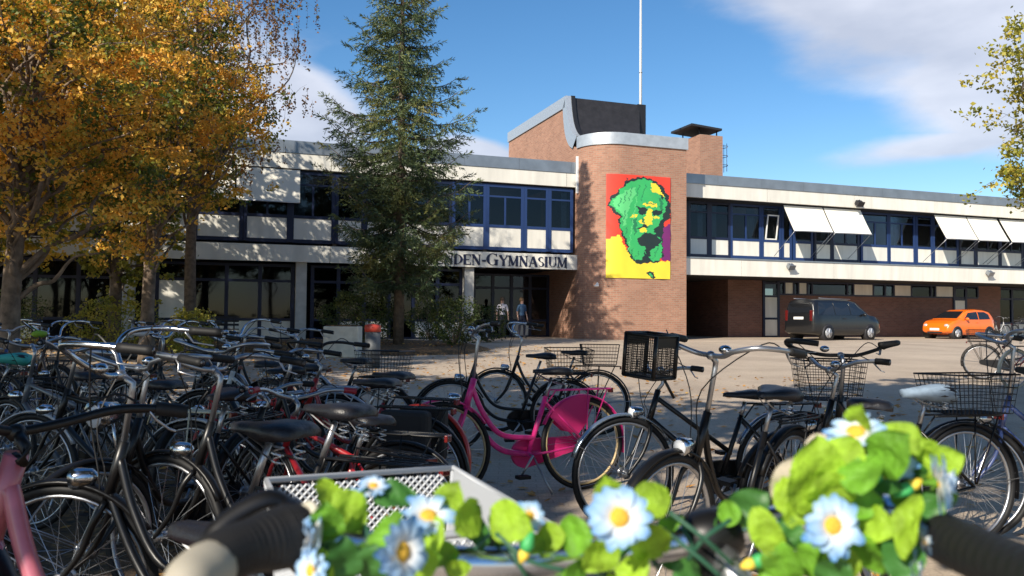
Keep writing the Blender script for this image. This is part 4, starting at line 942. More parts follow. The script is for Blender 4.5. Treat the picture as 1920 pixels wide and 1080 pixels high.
    q.tube([(.87, 0, .84), (.835, 0, hz - .06), (.832, 0, hz - .03), (.87, 0, hz)], [.0115, .0115, .013, .013], 8); q.ball((.875, 0, hz), (.02, .022, .02), 10, 6); q.build('stem', barm or M_alu, r)
    q = mb(True); G = []
    for s in (-1, 1):
        if bar is None: break
        if bar == 'city': pts = [(.875, 0, hz), (.885, s * .07, hz + .005), (.935, s * .15, hz + .035), (.93, s * .245, hz + .06), (.86, s * .29, hz + .06), (.76, s * .295, hz + .05), (.64, s * .30, hz + .035)]; gp = 2
        elif bar == 'oma': pts = [(.875, 0, hz), (.90, s * .06, hz + .01), (.96, s * .14, hz + .08), (.95, s * .22, hz + .13), (.86, s * .265, hz + .14), (.74, s * .27, hz + .13), (.62, s * .28, hz + .12)]; gp = 2
        elif bar == 'flat': pts = [(.875, 0, hz), (.87, s * .1, hz + .02), (.84, s * .2, hz + .05), (.80, s * .28, hz + .055), (.76, s * .34, hz + .05)]; gp = 2
        else: pts = [(.875, 0, hz), (.90, s * .10, hz + .0), (.96, s * .23, hz + .03), (.94, s * .29, hz + .06), (.84, s * .31, hz + .08), (.76, s * .26, hz + .08), (.74, s * .17, hz + .07)]; gp = 4
        C_ = crom(pts, 5); q.tube(C_, .0112, 8); G.append((C_, s, gp))
    hb = None if bar is None else q.build('handlebar', barm if barm else M_rub if bar == 'butterfly' else ((M_chrome if bar == 'oma' else M_alu) if len(label) % 6 else M_black), r)
    for C_, s, gp in G:
        q = mb(True); n = gp * 5 // 2 + 1 if bar != 'butterfly' else 18; seg_ = C_[-n:]; q.tube([p for p in seg_], .017, 8); q.build('grip', grip or M_rub, hb)
        q = mb(True); p = C_[-n - 1]; e = C_[-1]; dd = (e - p).normalized(); q.tube([p, p + Vector((0, 0, -.025)) + dd * .02, p + Vector((.03, s * .01, -.045)) + dd * .06, e + Vector((.035, 0, -.05))], [.009, .007, .006, .006], 6, flat=.5); q.build('brake_lever', M_alu, hb)
        q = mb(True); q.tube(crom([p, p + Vector((.09, -s * .06, .02)), (.97, s * .03, hz - .14), (.95, s * .02, .72), (.96, s * .01, .64)], 5), .0028, 4, cap=False); q.build('brake_cable', M_cable, hb)
    if bell and hb:
        q = mb(True); q.ball((.90, .085, hz + .035), (.028, .028, .02), 12, 6); q.build('bell', M_chrome, hb)
    if lamp:
        dz, kz = lampk; lz = .712 + dz
        q = mb(True); q.tube([(.965, 0, .635), (1.0, 0, lz - .01)], .006, 6); q.tube([(.965, 0, lz + .003), (.985, 0, lz + .003), (.985 + .045 * kz, 0, lz), (.985 + .07 * kz, 0, lz - .002)], [.012 * kz, .03 * kz, .038 * kz, .039 * kz], 14); lo = q.build('headlight', M_chrome, r)
        q = mb(True); q.ball((.985 + .068 * kz, 0, lz - .002), (.012, .034 * kz, .034 * kz), 12, 6); q.build('lens', mat('lamp_glass', (.5, .52, .55), .1), lo)
    # rack
    if rack:
        q = mb(); zr = .745; rk = rackm or M_black
        q.tube(crom([(.24, -.05, zr), (.0, -.065, zr), (-.2, -.06, zr), (-.245, 0, zr), (-.2, .06, zr), (0, .065, zr), (.24, .05, zr)], 4), .006, 6)
        for y in (-.025, .025): q.tube([(.22, y, zr), (-.235, y, zr)], .004, 5)
        for s in (-1, 1):
            q.tube([(-.02, s * .068, zr), (0, s * .07, .36)], .005, 5); q.tube([(-.19, s * .06, zr), (-.01, s * .07, .36)], .005, 5); q.tube([(.24, s * .05, zr), (.29, s * .02, .66)], .005, 5)
        for x in (-.15, .0, .15): q.tube([(x, -.06, zr), (x, .06, zr)], .004, 5)
        q.build('rack', rk, r)
        q = mb(); q.box(-.262, -.243, -.03, .03, zr - .032, zr + .004); q.build('rear_light', mat('red_lens', (.12, .006, .006), .25, coat=.5), r, bevel=.004)
    if guard is not None:
        for s in (-1, 1):
            q = mb(); pts = [(.355 * cos(radians(a)), .345 + .355 * sin(radians(a))) for a in range(36, 106, 7)] + [(-.02, .50), (.05, .42), (.16, .44)]
            q.prism(pts, s * .038, s * .041); q.build('coat_guard', guard, r)
    if stand:
        q = mb(); q.tube([(.42, .03, .27), (.36, .10, .10), (.33, .15, .012)], .008, 6); q.build('kickstand', M_alu, r)
    # baskets
    def wire_basket(front, cx, cy, zb, lx, ly, h, wm, nm='basket', step=.032):
        q = mb(front); k0 = .84
        def ring(z): 
            k = k0 + (1 - k0) * (z - zb) / h; return lx / 2 * k, ly / 2 * k
        for i in range(int(h / step) + 1):
            z = zb + h * i / int(h / step); a, b = ring(z); rr = .0022 if i != int(h / step) else .005
            q.tube([(cx - a, cy - b, z), (cx + a, cy - b, z), (cx + a, cy + b, z), (cx - a, cy + b, z), (cx - a, cy - b, z)], rr, 4, cap=False)
        a0, b0 = ring(zb); a1, b1 = ring(zb + h)
        for j in range(int(lx / step) + 1):
            t = -1 + 2 * j / int(lx / step)
            for s in (-1, 1): q.tube([(cx + a0 * t, cy + s * b0, zb), (cx + a1 * t, cy + s * b1, zb + h)], .0018, 3, cap=False)
            q.tube([(cx + a0 * t, cy - b0, zb), (cx + a0 * t, cy + b0, zb)], .0018, 3, cap=False)
        for j in range(int(ly / step) + 1):
            t = -1 + 2 * j / int(ly / step)
            for s in (-1, 1): q.tube([(cx + s * a0, cy + b0 * t, zb), (cx + s * a1, cy + b1 * t, zb + h)], .0018, 3, cap=False)
            q.tube([(cx - a0, cy + b0 * t, zb), (cx + a0, cy + b0 * t, zb)], .0018, 3, cap=False)
        q.build(nm, wm, r)
    if basket in ('rear', 'both'): wire_basket(False, -.03, 0, .76, .42, .34, .22, M_black)
    if basket in ('front', 'both'): wire_basket(True, 1.10, 0, .80, .28, .38, .24, M_black)
    if pannier is not None:
        for s in (-1, 1):
            q = mb(); q.box(-.16, .14, s * .085, s * .20, .42, .74); q.build('pannier', pannier, r, bevel=.03)
    if cover is not None:
        q = mb(); rings = []
        for x, w, zt, th in ((-.15, .06, -.02, .07), (-.13, .10, .006, .09), (-.09, .118, .02, .11), (-.03, .11, .022, .1), (.04, .075, .014, .08), (.10, .045, .008, .07), (.165, .03, .0, .05)):
            ring = []
            for k in range(12):
                a = 2 * pi * k / 12; ring.append((x0 + x, w * cos(a) * (1 + .05 * sin(k * 3 + x * 60)), z0 + zt - th * .45 + th * .5 * sin(a) + .004 * sin(k * 5 + x * 90)))
            rings.append(ring)
        q.loft(rings); q.build('saddle_cover', cover, r)
    if bag is not None:
        q = mb(True); q.ball((.90, .16, hz + .04), (.05, .075, .035), 12, 8); q.build('handlebar_wrap', bag, r)
    if xtra: xtra(r, mb, hz)
    return r
def park(label, f, rr, **k):
    """f, rr: where front and rear tyre meet the ground, as ground points (x, y)"""
    f = Vector(f); rr = Vector(rr); d = f - rr
    return bicycle(label, ((f.x + rr.x) / 2, (f.y + rr.y) / 2), atan2(d.y, d.x), **k)
def G2(x, y): p = gnd(x, y, 0); return (p.x, p.y)
PINK = (.78, .03, .24); MPK = mat('pink_guard', (.82, .04, .24), .4, trans=.3)
GOLD = mat('gold_rim', (.50, .38, .20), .4)
park('magenta step-through bicycle with pink coat guard and gold rims in the middle', G2(815, 942), G2(1108, 916), frame=PINK, tk=1.3, bar='flat', steer=8, basket=None, guard=MPK, case=MPK, fender=mat('pink_fender', PINK, .3, coat=.4), rimm=GOLD, barh=.10, grip=M_rub, rackm=mat('pink_rack', PINK, .3), lean=3)
park('black bicycle with curved frame and wire rear basket just behind the magenta one', G2(838, 850), G2(1062, 846), bar='flat', style='step', basket='rear', barh=.06, lean=-3, saddle='slim', seath=.03)
def mesh_box(r_, mbf, hz):
    q = mbf(True); x0, x1, y0, y1, z0, z1 = .97, 1.12, -.27, -.11, hz - .11, hz + .07
    for y in (y0, y1):
        for x in (x0, x1): q.tube([(x, y, z0), (x, y, z1)], .009, 6)
    for z in (z0, z1):
        q.tube([(x0, y0, z), (x1, y0, z), (x1, y1, z), (x0, y1, z), (x0, y0, z)], .009, 6)
    q.box(x0, x1, y0 - .002, y0 + .002, z1 - .05, z1 - .008); q.box(x0, x1, y1 - .002, y1 + .002, z1 - .05, z1 - .008); q.box(x0, x1, y0 + .005, y1 - .005, z0 - .002, z0 + .002)
    for k in range(18):
        t = k / 17; z = z0 + (z1 - z0) * t
        q.tube([(x0, y0, z), (x1, y0, z), (x1, y1, z), (x0, y1, z), (x0, y0, z)], .0016, 3, cap=False)
        for p, w in (((x0 + (x1 - x0) * t, y0), 0), ((x0 + (x1 - x0) * t, y1), 0), ((x0, y0 + (y1 - y0) * t), 0), ((x1, y0 + (y1 - y0) * t), 0)): q.tube([(p[0], p[1], z0), (p[0], p[1], z1)], .0016, 3, cap=False)
    q.tube([(.95, -.12, hz - .2), (x0 + .03, -.15, z0)], .007, 5)
    q.build('mesh_basket', M_black, r_)
park('black bicycle with wide silver handlebar and round chrome headlight right of the magenta one', (.66, 3.5), (1.42, 4.3), style='step', bar='city', steer=4, barh=.03, scale=1.04, fender=M_black, lean=-6, grip=M_rub, xtra=mesh_box)
park('black bicycle with steel blue fenders whose front wheel overlaps the magenta one', (.70, 4.90), (1.75, 5.15), style='trapez', bar='flat', steer=-6, barh=-.12, reflect=True, fender=mat('blue_chrome', (.30, .37, .46), .25, .8), lean=2, saddle='slim', seath=-.08)
park('black bicycle with twin wire rear baskets standing behind the magenta one', G2(930, 812), G2(1120, 818), bar='oma', basket='rear', lean=2, rack=True, segq=0)
park('black touring bicycle with butterfly handlebar and wire front basket right of the silver handlebar', (1.95, 5.0), (1.72, 3.85), style='diamond', bar='butterfly', basket='front', barh=.02, lean=3, steer=-8, seath=-.02)
park('black bicycle with pale blue saddle cover and wide wire rear basket near the right edge', (1.55, 4.35), (2.62, 4.62), bar='flat', basket='rear', cover=mat('pale_blue_cover', (.20, .27, .36), .8, var=.15, scale=30), style='step', lean=2, barh=-.05)
park('dark blue bicycle with a long silver-blue handlebar cut by the right edge', (2.72, 4.75), (3.78, 4.98), frame=(.05, .08, .22), bar='city', style='trapez', barh=.10, lean=-3, steer=20, seath=.02)
park('red and white bicycle standing alone on the sunlit plaza at the right edge', (9.85, 14.3), (8.75, 14.0), frame=(.55, .06, .05), bar='oma', basket='front', fender=mat('ivory', (.6, .56, .45), .4), tyre=mat('cream_tyre', (.5, .45, .35), .7), group='bicycles left out on the open plaza', lean=3)
park('dark bicycle with a basket standing behind the red and white one on the plaza', (10.3, 15.4), (9.25, 15.8), bar='oma', basket='rear', group='bicycles left out on the open plaza', lean=-3, segq=0)
for i, (x, lab) in enumerate(((23.3, 'grey bicycle leaning by the far right door of the school'), (25.2, 'silver bicycle at the far right recess of the school'), (27.0, 'black bicycle at the far right end of the school'))):
    park(lab, (x + .9, 41.4 + i), (x, 41.0 + i), frame=((.25, .26, .28), (.5, .5, .5), (.02, .02, .02))[i], group='bicycles by the far right recess', segq=0)
# left-hand rows
park('black bicycle with red coat guards and red rear fender left of the magenta one', (-1.62, 5.75), (-.58, 5.3), frame=(.35, .02, .02), guard=mat('red_guard', (.40, .02, .02), .45, trans=.2), fender=mat('red_fender', (.5, .03, .02), .3, coat=.4), style='step', bar='oma', lean=2, barh=-.1)
park('black bicycle with curved silver handlebar and big black saddle left of the crate', (-1.62, 2.92), (-.55, 2.48), bar='oma', barh=.02, steer=-22, seath=.04, lean=2)
park('black bicycle with a pale cream rear rack and cream fender in the left row', (-2.72, 4.75), (-1.95, 4.55), frame=(.02, .02, .022), rackm=M_cream, fender=mat('pale_fender', (.45, .47, .5), .3, .3), bar='flat', style='diamond', lean=3)
park('dark bicycle with a big chrome headlight facing the camera in the left row', (-1.70, 3.25), (-1.42, 4.3), bar='city', style='step', lampk=(.17, 1.5), steer=10, barh=.0, lean=-3, case=M_black, fender=M_black)
park('black bicycle with broad black saddle behind the U-shaped handlebar', (-1.50, 3.45), (-.48, 3.0), bar='city', barh=.0, seath=.04, lean=3)
park('small bicycle with dark red grips and red frame between the black ones', (-1.30, 4.2), (-.55, 3.55), frame=(.35, .015, .02), bar='flat', grip=mat('red_grip', (.3, .015, .03), .5), barh=-.12, scale=.92, style='diamond', lean=4, lamp=False)
park('bright red framed bicycle with silver handlebar facing the camera in the left row', (-1.9, 4.75), (-1.45, 5.75), frame=(.55, .02, .02), style='diamond', bar='city', lean=2, steer=-12, rackm=M_alu, seath=.02)
park('white bicycle with silver rack behind the red framed one', (-2.4, 6.3), (-1.35, 6.1), frame=(.6, .6, .58), style='trapez', bar='city', rackm=M_alu, fender=M_alu, lean=2, seath=.0)
park('dark bicycle with a white wrapped handlebar in the left row', (-3.1, 6.9), (-2.25, 6.2), bar='oma', bag=mat('white_wrap', (.65, .65, .7), .8), barh=.03, lean=-2, steer=10)
park('dark bicycle with tall chrome handlebar beside the white wrapped one', (-2.6, 7.2), (-1.9, 6.35), bar='oma', barh=.04, lean=3, steer=-12)
park('dark bicycle with a wire rear basket in front of the litter bin', (-2.2, 7.3), (-1.15, 7.0), bar='city', basket='rear', lean=2, barh=.04)
park('black bicycle with round black saddle in front of the red coat guard bicycle', (-1.62, 5.05), (-.62, 4.78), bar='city', pannier=mat('dark_bag', (.015, .015, .017), .8), lean=2, seath=.0, barh=-.05)
park('dark bicycle with a turquoise saddle cover at the left edge', (-4.9, 6.4), (-4.0, 6.7), cover=mat('turquoise_cover', (.05, .38, .34), .7), bar='flat', lean=2, seath=.03)
park('dark bicycle with a lime green handlebar bag near the left edge', (-4.4, 7.6), (-3.5, 7.3), bag=mat('lime_wrap', (.25, .42, .03), .7), bar='oma', lean=-2)
park('grey bicycle in the middle of the left row behind the cream rack', (-3.5, 5.6), (-2.6, 5.1), frame=(.12, .13, .15), bar='city', lean=2, style='diamond')
park('brown bicycle standing far back in the left row before the shrubs', (-5.2, 8.6), (-4.2, 8.3), frame=(.08, .04, .02), bar='oma', lean=2, segq=0)
park('black bicycle standing far back beside the brown one', (-4.0, 8.8), (-3.05, 8.4), bar='oma', lean=-2, segq=0)
park('blue bicycle at the far left back of the stands', (-6.0, 9.3), (-5.1, 8.9), frame=(.03, .06, .2), bar='city', lean=2, segq=0)
park('black bicycle behind the turquoise saddle', (-5.6, 7.9), (-4.8, 7.5), bar='oma', lean=2, segq=0)
park('black bicycle with silver fenders at the back of the left row', (-3.0, 8.6), (-2.1, 8.2), bar='city', fender=M_alu, lean=-2, segq=0)
park('dusky pink low-step bicycle in the bottom left corner with thick curved tubes', (-1.42, 1.99), (-.32, 1.62), frame=(.42, .12, .16), style='step', bar='flat', scale=1.13, lean=2, lamp=False, tk=1.3, barm=M_black, barh=-.17, steer=12, seath=-.16, rack=False)
park('black bicycle in front of the red coat guard, low and dark', (-1.5, 4.3), (-.58, 4.0), bar='flat', barh=-.15, seath=-.08, lean=2, scale=.95, case=M_black)

# ------------------------------------------------------------------ the flower bicycle under the camera
hd = radians(114.8); C0 = at(1330, 1008, .63); hv = Vector((cos(hd), sin(hd), 0)); rootp = C0 - hv * .32
def ribbed(pts, rads, step=5, seg=22, amp=.0004):
    P = crom(pts, 26); n = len(P); R0 = np.interp(np.linspace(0, 1, n), np.linspace(0, 1, len(rads)), rads)
    return MB().tube(P, [float(R0[i]) + amp * (1 if (i // 2) % 2 else -1) for i in range(n)], seg)
fb = bicycle('bicycle in the near foreground whose silver handlebar is wound with artificial daisies', (rootp.x, rootp.y), hd, frame=(.015, .015, .018), bar=None, lean=0, barh=C0.z - 1.06, bell=False, group=None, lamp=False, rack=True, steer=0)
bpy.context.view_layer.update(); FI = fb.matrix_world.inverted()
def wpart(mb_, name, m, par=fb, **k):
    inv = par.matrix_world.inverted() if par is fb else FI
    mb_.v = [tuple(FI @ Vector(p)) for p in mb_.v]
    return mb_.build(name, m, par, **k)
bp_ = [at(*p) for p in ((560, 1002, .56), (700, 1030, .58), (880, 1056, .60), (1080, 1046, .62), (1230, 1026, .63), (1330, 1006, .63), (1420, 984, .64), (1540, 966, .65), (1640, 955, .65), (1720, 968, .62))]
hbar = wpart(MB().tube(crom(bp_, 6), .0125, 14), 'handlebar', mat('polished_bar', (.70, .74, .82), .2, 1.0))
wpart(ribbed([at(570, 998, .56), at(520, 1010, .545), at(450, 1030, .52), at(395, 1054, .50)], [.0185, .0205, .021, .020, .0175, .017, .017, .0165]), 'grip', M_rub, hbar)
wpart(MB().tube(crom([at(400, 1062, .50), at(365, 1082, .48), at(335, 1110, .46)], 5), [.0165, .017, .017, .017, .0165, .016, .0155, .015, .014, .012, .008], 18), 'grip_end', mat('cream_rubber', (.34, .31, .25), .7), hbar)
wpart(ribbed([at(1722, 972, .62), at(1760, 1004, .58), at(1850, 1046, .52), at(1990, 1100, .45)], [.0125, .0165, .017, .017, .0165, .017]), 'grip', M_rub, hbar)
wpart(MB().tube(crom([at(560, 985, .575), at(535, 945, .585), at(500, 935, .58), at(440, 965, .57), at(400, 1005, .56), at(385, 1060, .55)], 5), [.010, .011, .012, .012, .011] + [.008] * 21, 10, flat=.6), 'brake_lever', M_black, hbar)
# pale collar of the gear shifter
ax = (at(640, 1015, .57) - at(520, 1010, .545)).normalized(); o = MB(); o.T = Matrix.Translation(at(574, 1002, .56)) @ ax.to_track_quat('Z', 'Y').to_matrix().to_4x4(); o.torus((0, 0, 0), .0195, .0035, 32, 10, axis='z'); o.T = None
wpart(o, 'collar', mat('ivory_plastic', (.55, .52, .42), .4), hbar)
o = MB(); o.tube(crom([at(1290, 1012, .635), at(1330, 1006, .632), at(1378, 994, .635)], 5), [.017, .0195, .021, .0215, .022, .022, .022, .0215, .021, .0195, .017], 18); o.tube([C0 + Vector((0, 0, 0)), C0 + Vector((0, 0, -.05)) - hv * .02, C0 + Vector((0, 0, -.2)) - hv * .02], [.02, .016, .0125], 14)
wpart(o, 'stem_clamp', M_black)
for pts in (((560, 950, .58), (520, 1000, .66), (600, 1100, .8), (900, 1180, .9)), ((1750, 960, .62), (1600, 1060, .74), (1400, 1150, .85))):
    wpart(MB().tube(crom([at(*p) for p in pts], 8), .0026, 6), 'brake_cable', M_cable, hbar)
# plastic crate carried in front of the handlebar
kt = thing('plastic_crate', 'light grey perforated plastic crate standing in front of the flower-wound handlebar', 'crate', (0, 0, 0)); P2 = gnd(850, 877, 1.01); ca = radians(22)
kt.location = (P2.x, P2.y, .80); kt.rotation_euler = (0, 0, ca)
M_cr = mat('grey_plastic', (.40, .42, .45), .4); Lx, Ly, H = .34, .44, .21
def lattice(o, p0, ux, uz, w, h, st=.0135, r=.0021):
    """diagonal lattice strips filling a w x h panel"""
    n = int((w + h) / st)
    for sgn in (1, -1):
        for k in range(n + 1):
            c = k * st; a0 = max(0, c - h); a1 = min(w, c)
            if a1 - a0 < .002: continue
            q0 = (a0, c - a0); q1 = (a1, c - a1)
            if sgn < 0: q0 = (w - q0[0], q0[1]); q1 = (w - q1[0], q1[1])
            o.tube([p0 + ux * q0[0] + uz * q0[1], p0 + ux * q1[0] + uz * q1[1]], r, 4, cap=False)
tp_ = .02
X_, Y_, Z_ = Vector((1, 0, 0)), Vector((0, 1, 0)), Vector((0, 0, 1))
for nm, p0, ux, w, off in (('crate_side', Vector((-Lx + tp_, -tp_, .02)), X_, Lx - 2 * tp_, Vector((0, tp_, H))), ('crate_side', Vector((-Lx + tp_, -Ly + tp_, .02)), Y_, Ly - 2 * tp_, Vector((-tp_, 0, H))),
                           ('crate_side', Vector((-Lx + tp_, -Ly + tp_, .02)), X_, Lx - 2 * tp_, Vector((0, -tp_, H)))):
    o = MB(); uz = off.normalized(); lattice(o, p0, ux, uz, w, H - .03); o.build(nm, M_cr, kt)
o = MB(); n_ = 22                                     # the side with grip slots
zs = [.02, .05, .075, .085, .11, .12, .145, .155, .19, .21]; ys_ = [-Ly + tp_ + (Ly - 2 * tp_) * k / n_ for k in range(n_ + 1)]
for i in range(n_):
    for j in range(len(zs) - 1):
        if j in (2, 4, 6) and i in (6, 7, 9, 10, 15, 16, 18): continue
        f0, f1 = (zs[j] - .02) / H, (zs[j + 1] - .02) / H; x0, x1 = -tp_ + tp_ * f0, -tp_ + tp_ * f1
        o.add([(x0, ys_[i], zs[j]), (x0, ys_[i + 1], zs[j]), (x1, ys_[i + 1], zs[j + 1]), (x1, ys_[i], zs[j + 1])], [(0, 1, 2, 3)])
po = o.build('crate_side', M_cr, kt, recalc=False); mm = po.modifiers.new('thickness', 'SOLIDIFY'); mm.thickness = .003
o = MB(); o.tube([(0, 0, H), (-Lx, 0, H), (-Lx, -Ly, H), (0, -Ly, H), (0, 0, H), (-.01, 0, H)], .0055, 8); o.build('rim', M_cr, kt)
for x, y in ((-tp_, -tp_), (-Lx + tp_, -tp_), (-tp_, -Ly + tp_), (-Lx + tp_, -Ly + tp_)):
    sx = 1 if x > -Lx / 2 else -1; sy_ = 1 if y > -Ly / 2 else -1; MB().tube([(x, y, .02), (x + sx * tp_, y + sy_ * tp_, H)], .005, 8).build('corner_post', M_cr, kt)
o = MB(); o.box(-Lx + tp_, -tp_, -Ly + tp_, -tp_, .012, .02); o.build('base', M_cr, kt)
# garland
gt = thing('flower_garland', 'artificial garland of blue-white daisies and lime green leaves wound round the foreground handlebar', 'flower garland', at(1150, 1040, .62)); bpy.context.view_layer.update(); GI = gt.matrix_world.inverted()
M_lime = mat('lime_leaf', (.34, .55, .035), .6, var=.35, scale=55, trans=.4, bump=.35, bscale=160); M_mid = mat('mid_leaf', (.15, .36, .025), .6, var=.4, scale=55, trans=.3, bump=.35, bscale=160); M_dk = mat('deep_leaf', (.05, .17, .03), .5, var=.3, scale=30, trans=.2); M_bg = mat('pale_back', (.60, .52, .42), .7, trans=.2); M_wire = mat('green_wire', (.02, .09, .05), .5)
cam_loc = Vector((0, 0, CH))
def leaf(x, y, px, ang, d, m, narrow=1.0, tilt=None):
    c = at(x, y, d); d += .014; Lf = px / F * d * .92; right = Vector((1, 0, 0)); up = Vector((0, .0, 1)); nrm = (cam_loc - c).normalized()
    a = radians(ang); t = (right * cos(a) + up * sin(a)); t = (t - nrm * t.dot(nrm)).normalized()
    tl = radians(random.uniform(-48, 48) if tilt is None else tilt); tw = radians(random.uniform(-45, 45))
    R1 = Matrix.Rotation(tl, 3, nrm.cross(t)); t = R1 @ t; nrm = R1 @ nrm; nrm = Matrix.Rotation(tw, 3, t) @ nrm; sd_ = nrm.cross(t)
    o = MB(); nu, nv = 26, 8; vs = []
    for i in range(nu + 1):
        u = i / nu; w = Lf * .46 * narrow * (sin(pi * min(1, u * .96 + .03)) ** .62) * (1 - .22 * u) * (1 + .05 * (i % 2))
        for j in range(nv + 1):
            v = -1 + 2 * j / nv; h = .22 * abs(v) ** 1.3 * w - .30 * Lf * (u - .4) ** 2 + .03 * Lf * sin(u * 11 + v * 3) + .02 * Lf * sin((u - abs(v) * .35) * 40) * (1 if 0 < abs(v) < 1 else 0)
            vs.append(c + t * (Lf * (u - .5)) + sd_ * (w * v) + nrm * h)
    vs = [GI @ p for p in vs]
    fs = [(i * (nv + 1) + j, i * (nv + 1) + j + 1, (i + 1) * (nv + 1) + j + 1, (i + 1) * (nv + 1) + j) for i in range(nu) for j in range(nv)]
    o.add(vs, fs, 0, True); return o.build('leaf', m, gt, recalc=False)
LV = [(615, 925, 75, 105, .60, 0), (655, 960, 95, -50, .57, 0), (608, 985, 95, 85, .55, 1), (742, 930, 90, 5, .60, 2), (728, 995, 105, 95, .56, 1), (700, 1060, 90, -100, .55, 2), (845, 935, 80, 70, .58, 0), (880, 968, 90, 45, .57, 0),
      (812, 1000, 70, -80, .56, 0), (955, 978, 100, -25, .58, 0), (1145, 925, 85, 115, .58, 0), (1222, 938, 90, 25, .58, 0), (1222, 1018, 100, -45, .56, 0), (1125, 1040, 90, -130, .57, 0), (1075, 1002, 95, 165, .59, 1), (1030, 1008, 70, 185, .60, 0),
      (1190, 1068, 90, -85, .56, 0), (1405, 950, 90, 35, .60, 2), (1365, 962, 60, 170, .60, 1), (1440, 1005, 120, -65, .55, 0), (1470, 1060, 100, -75, .55, 1), (1490, 962, 60, 90, .58, 0), (1530, 895, 160, 80, .57, 0), (1572, 872, 130, 60, .58, 0),
      (1555, 930, 110, -95, .57, 0), (1618, 885, 105, 75, .56, 1), (1668, 850, 115, 50, .57, 1), (1612, 788, 75, 95, .60, 0), (1690, 822, 85, 150, .59, 0), (1650, 905, 80, -10, .58, 2), (1762, 868, 90, 15, .59, 0), (1740, 845, 60, 120, .6, 0), (1610, 940, 90, 0, .57, 1),
      (1640, 985, 90, -25, .56, 0), (1702, 985, 130, -105, .54, 0), (1690, 1045, 100, -100, .55, 2), (1575, 1062, 90, -90, .56, 0), (1455, 1072, 90, -45, .56, 1), (1520, 1052, 80, -130, .57, 1), (780, 1062, 95, 20, .55, 0), (640, 1055, 100, 80, .54, 2), (600, 1062, 80, 110, .54, 0),
      (860, 1066, 50, 10, .57, 0), (930, 1010, 50, 150, .62, 2), (1290, 1075, 70, 0, .58, 2), (1080, 1075, 70, 30, .57, 1), (660, 1010, 80, 60, .58, 2), (700, 1025, 80, 130, .58, 1), (770, 1010, 70, 30, .58, 2), (1360, 985, 60, 20, .62, 2), (1480, 1000, 70, 100, .58, 2),
      (1560, 1075, 80, 200, .55, 2), (1630, 1040, 90, -60, .56, 1), (1740, 950, 80, -70, .58, 2), (1770, 930, 60, -60, .59, 1), (1720, 890, 60, 80, .6, 2), (1590, 905, 90, 120, .6, 1), (1640, 820, 80, 30, .61, 1), (1480, 930, 80, 120, .6, 0), (900, 1000, 60, 90, .6, 2), (1000, 1020, 60, -30, .59, 1),
      (1150, 1010, 90, 200, .6, 2), (1260, 980, 60, 60, .6, 1), (620, 1020, 80, 100, .56, 0), (825, 1035, 80, -20, .57, 1), (1700, 930, 70, 70, .6, 1), (1670, 1010, 80, -80, .57, 1)]
for k in range(70):
    t = random.random()
    if .24 < t < .42 or .66 < t < .80: continue
    i = t * 8.99; q = bp_[int(i)].lerp(bp_[int(i) + 1], i - int(i)); x = 560 + 1190 * t; y = 1010 + 40 * sin(t * 3.1) - 70 * max(0, t - .55) + random.uniform(-45, 60)
    LV.append((x, y, random.uniform(35, 62), random.uniform(0, 360), .60 + random.uniform(0, .04), random.choice((0, 1, 1, 2, 2))))
for k in range(16): LV.append((random.uniform(1600, 1760), random.uniform(830, 960), random.uniform(30, 55), random.uniform(0, 360), .6, random.choice((0, 1, 2, 2))))
LV = LV[:99]
for x, y, p, a, d, k in LV: leaf(x, y, p, a, d, (M_lime, M_mid, M_dk)[k], .62 if p >= 120 and y > 950 else 1.0)
leaf(1485, 905, 105, 70, .61, M_bg, 1.0, 0); leaf(1540, 835, 70, 20, .61, M_bg, .8, 0)
o = MB(); wp = []
for k in range(90):
    t = k / 89; i = t * 8.999; p = bp_[int(i)].lerp(bp_[int(i) + 1], i - int(i)); wp.append(GI @ (p + Vector((0, cos(k * .9) * .017, sin(k * .9) * .017))))
o.tube(wp, .0016, 6)
for pts in (((1640, 960, .62), (1660, 900, .61), (1640, 850, .62), (1600, 820, .61)), ((1660, 900, .61), (1710, 880, .6), (1750, 900, .6)), ((1255, 960, .56), (1320, 1010, .55), (1375, 1060, .56)), ((1240, 990, .57), (1310, 1045, .56), (1350, 1080, .56)), ((1370, 975, .57), (1320, 1010, .56), (1290, 1050, .57)),
            ((930, 1000, .58), (990, 1050, .57), (1060, 1070, .57)), ((600, 1060, .55), (640, 960, .57), (690, 915, .59)), ((890, 1030, .58), (940, 985, .59), (1000, 975, .6))):
    o.tube([GI @ p for p in crom([at(*p) for p in pts], 6)], .0016, 6)
o.build('stem', M_wire, gt)
# daisies
mp_ = bpy.data.materials.new('daisy_petal'); mp_.use_nodes = True; n = mp_.node_tree.nodes; l = mp_.node_tree.links; b = n['Principled BSDF']; b.inputs['Roughness'].default_value = .7
c = n.new('ShaderNodeTexCoord'); ln = n.new('ShaderNodeVectorMath'); ln.operation = 'LENGTH'; l.new(c.outputs['Object'], ln.inputs[0]); rp = n.new('ShaderNodeValToRGB'); l.new(ln.outputs['Value'], rp.inputs[0])
e = rp.color_ramp.elements; e[0].position = .40; e[0].color = (.85, .85, .84, 1); e[1].position = 1.0; e[1].color = (.12, .32, .66, 1); e2 = e.new(.70); e2.color = (.45, .64, .84, 1); l.new(rp.outputs[0], b.inputs['Base Color'])
tr = n.new('ShaderNodeBsdfTranslucent'); l.new(rp.outputs[0], tr.inputs[0]); ms = n.new('ShaderNodeMixShader'); ms.inputs[0].default_value = .3; l.new(b.outputs[0], ms.inputs[1]); l.new(tr.outputs[0], ms.inputs[2]); l.new(ms.outputs[0], n['Material Output'].inputs[0])
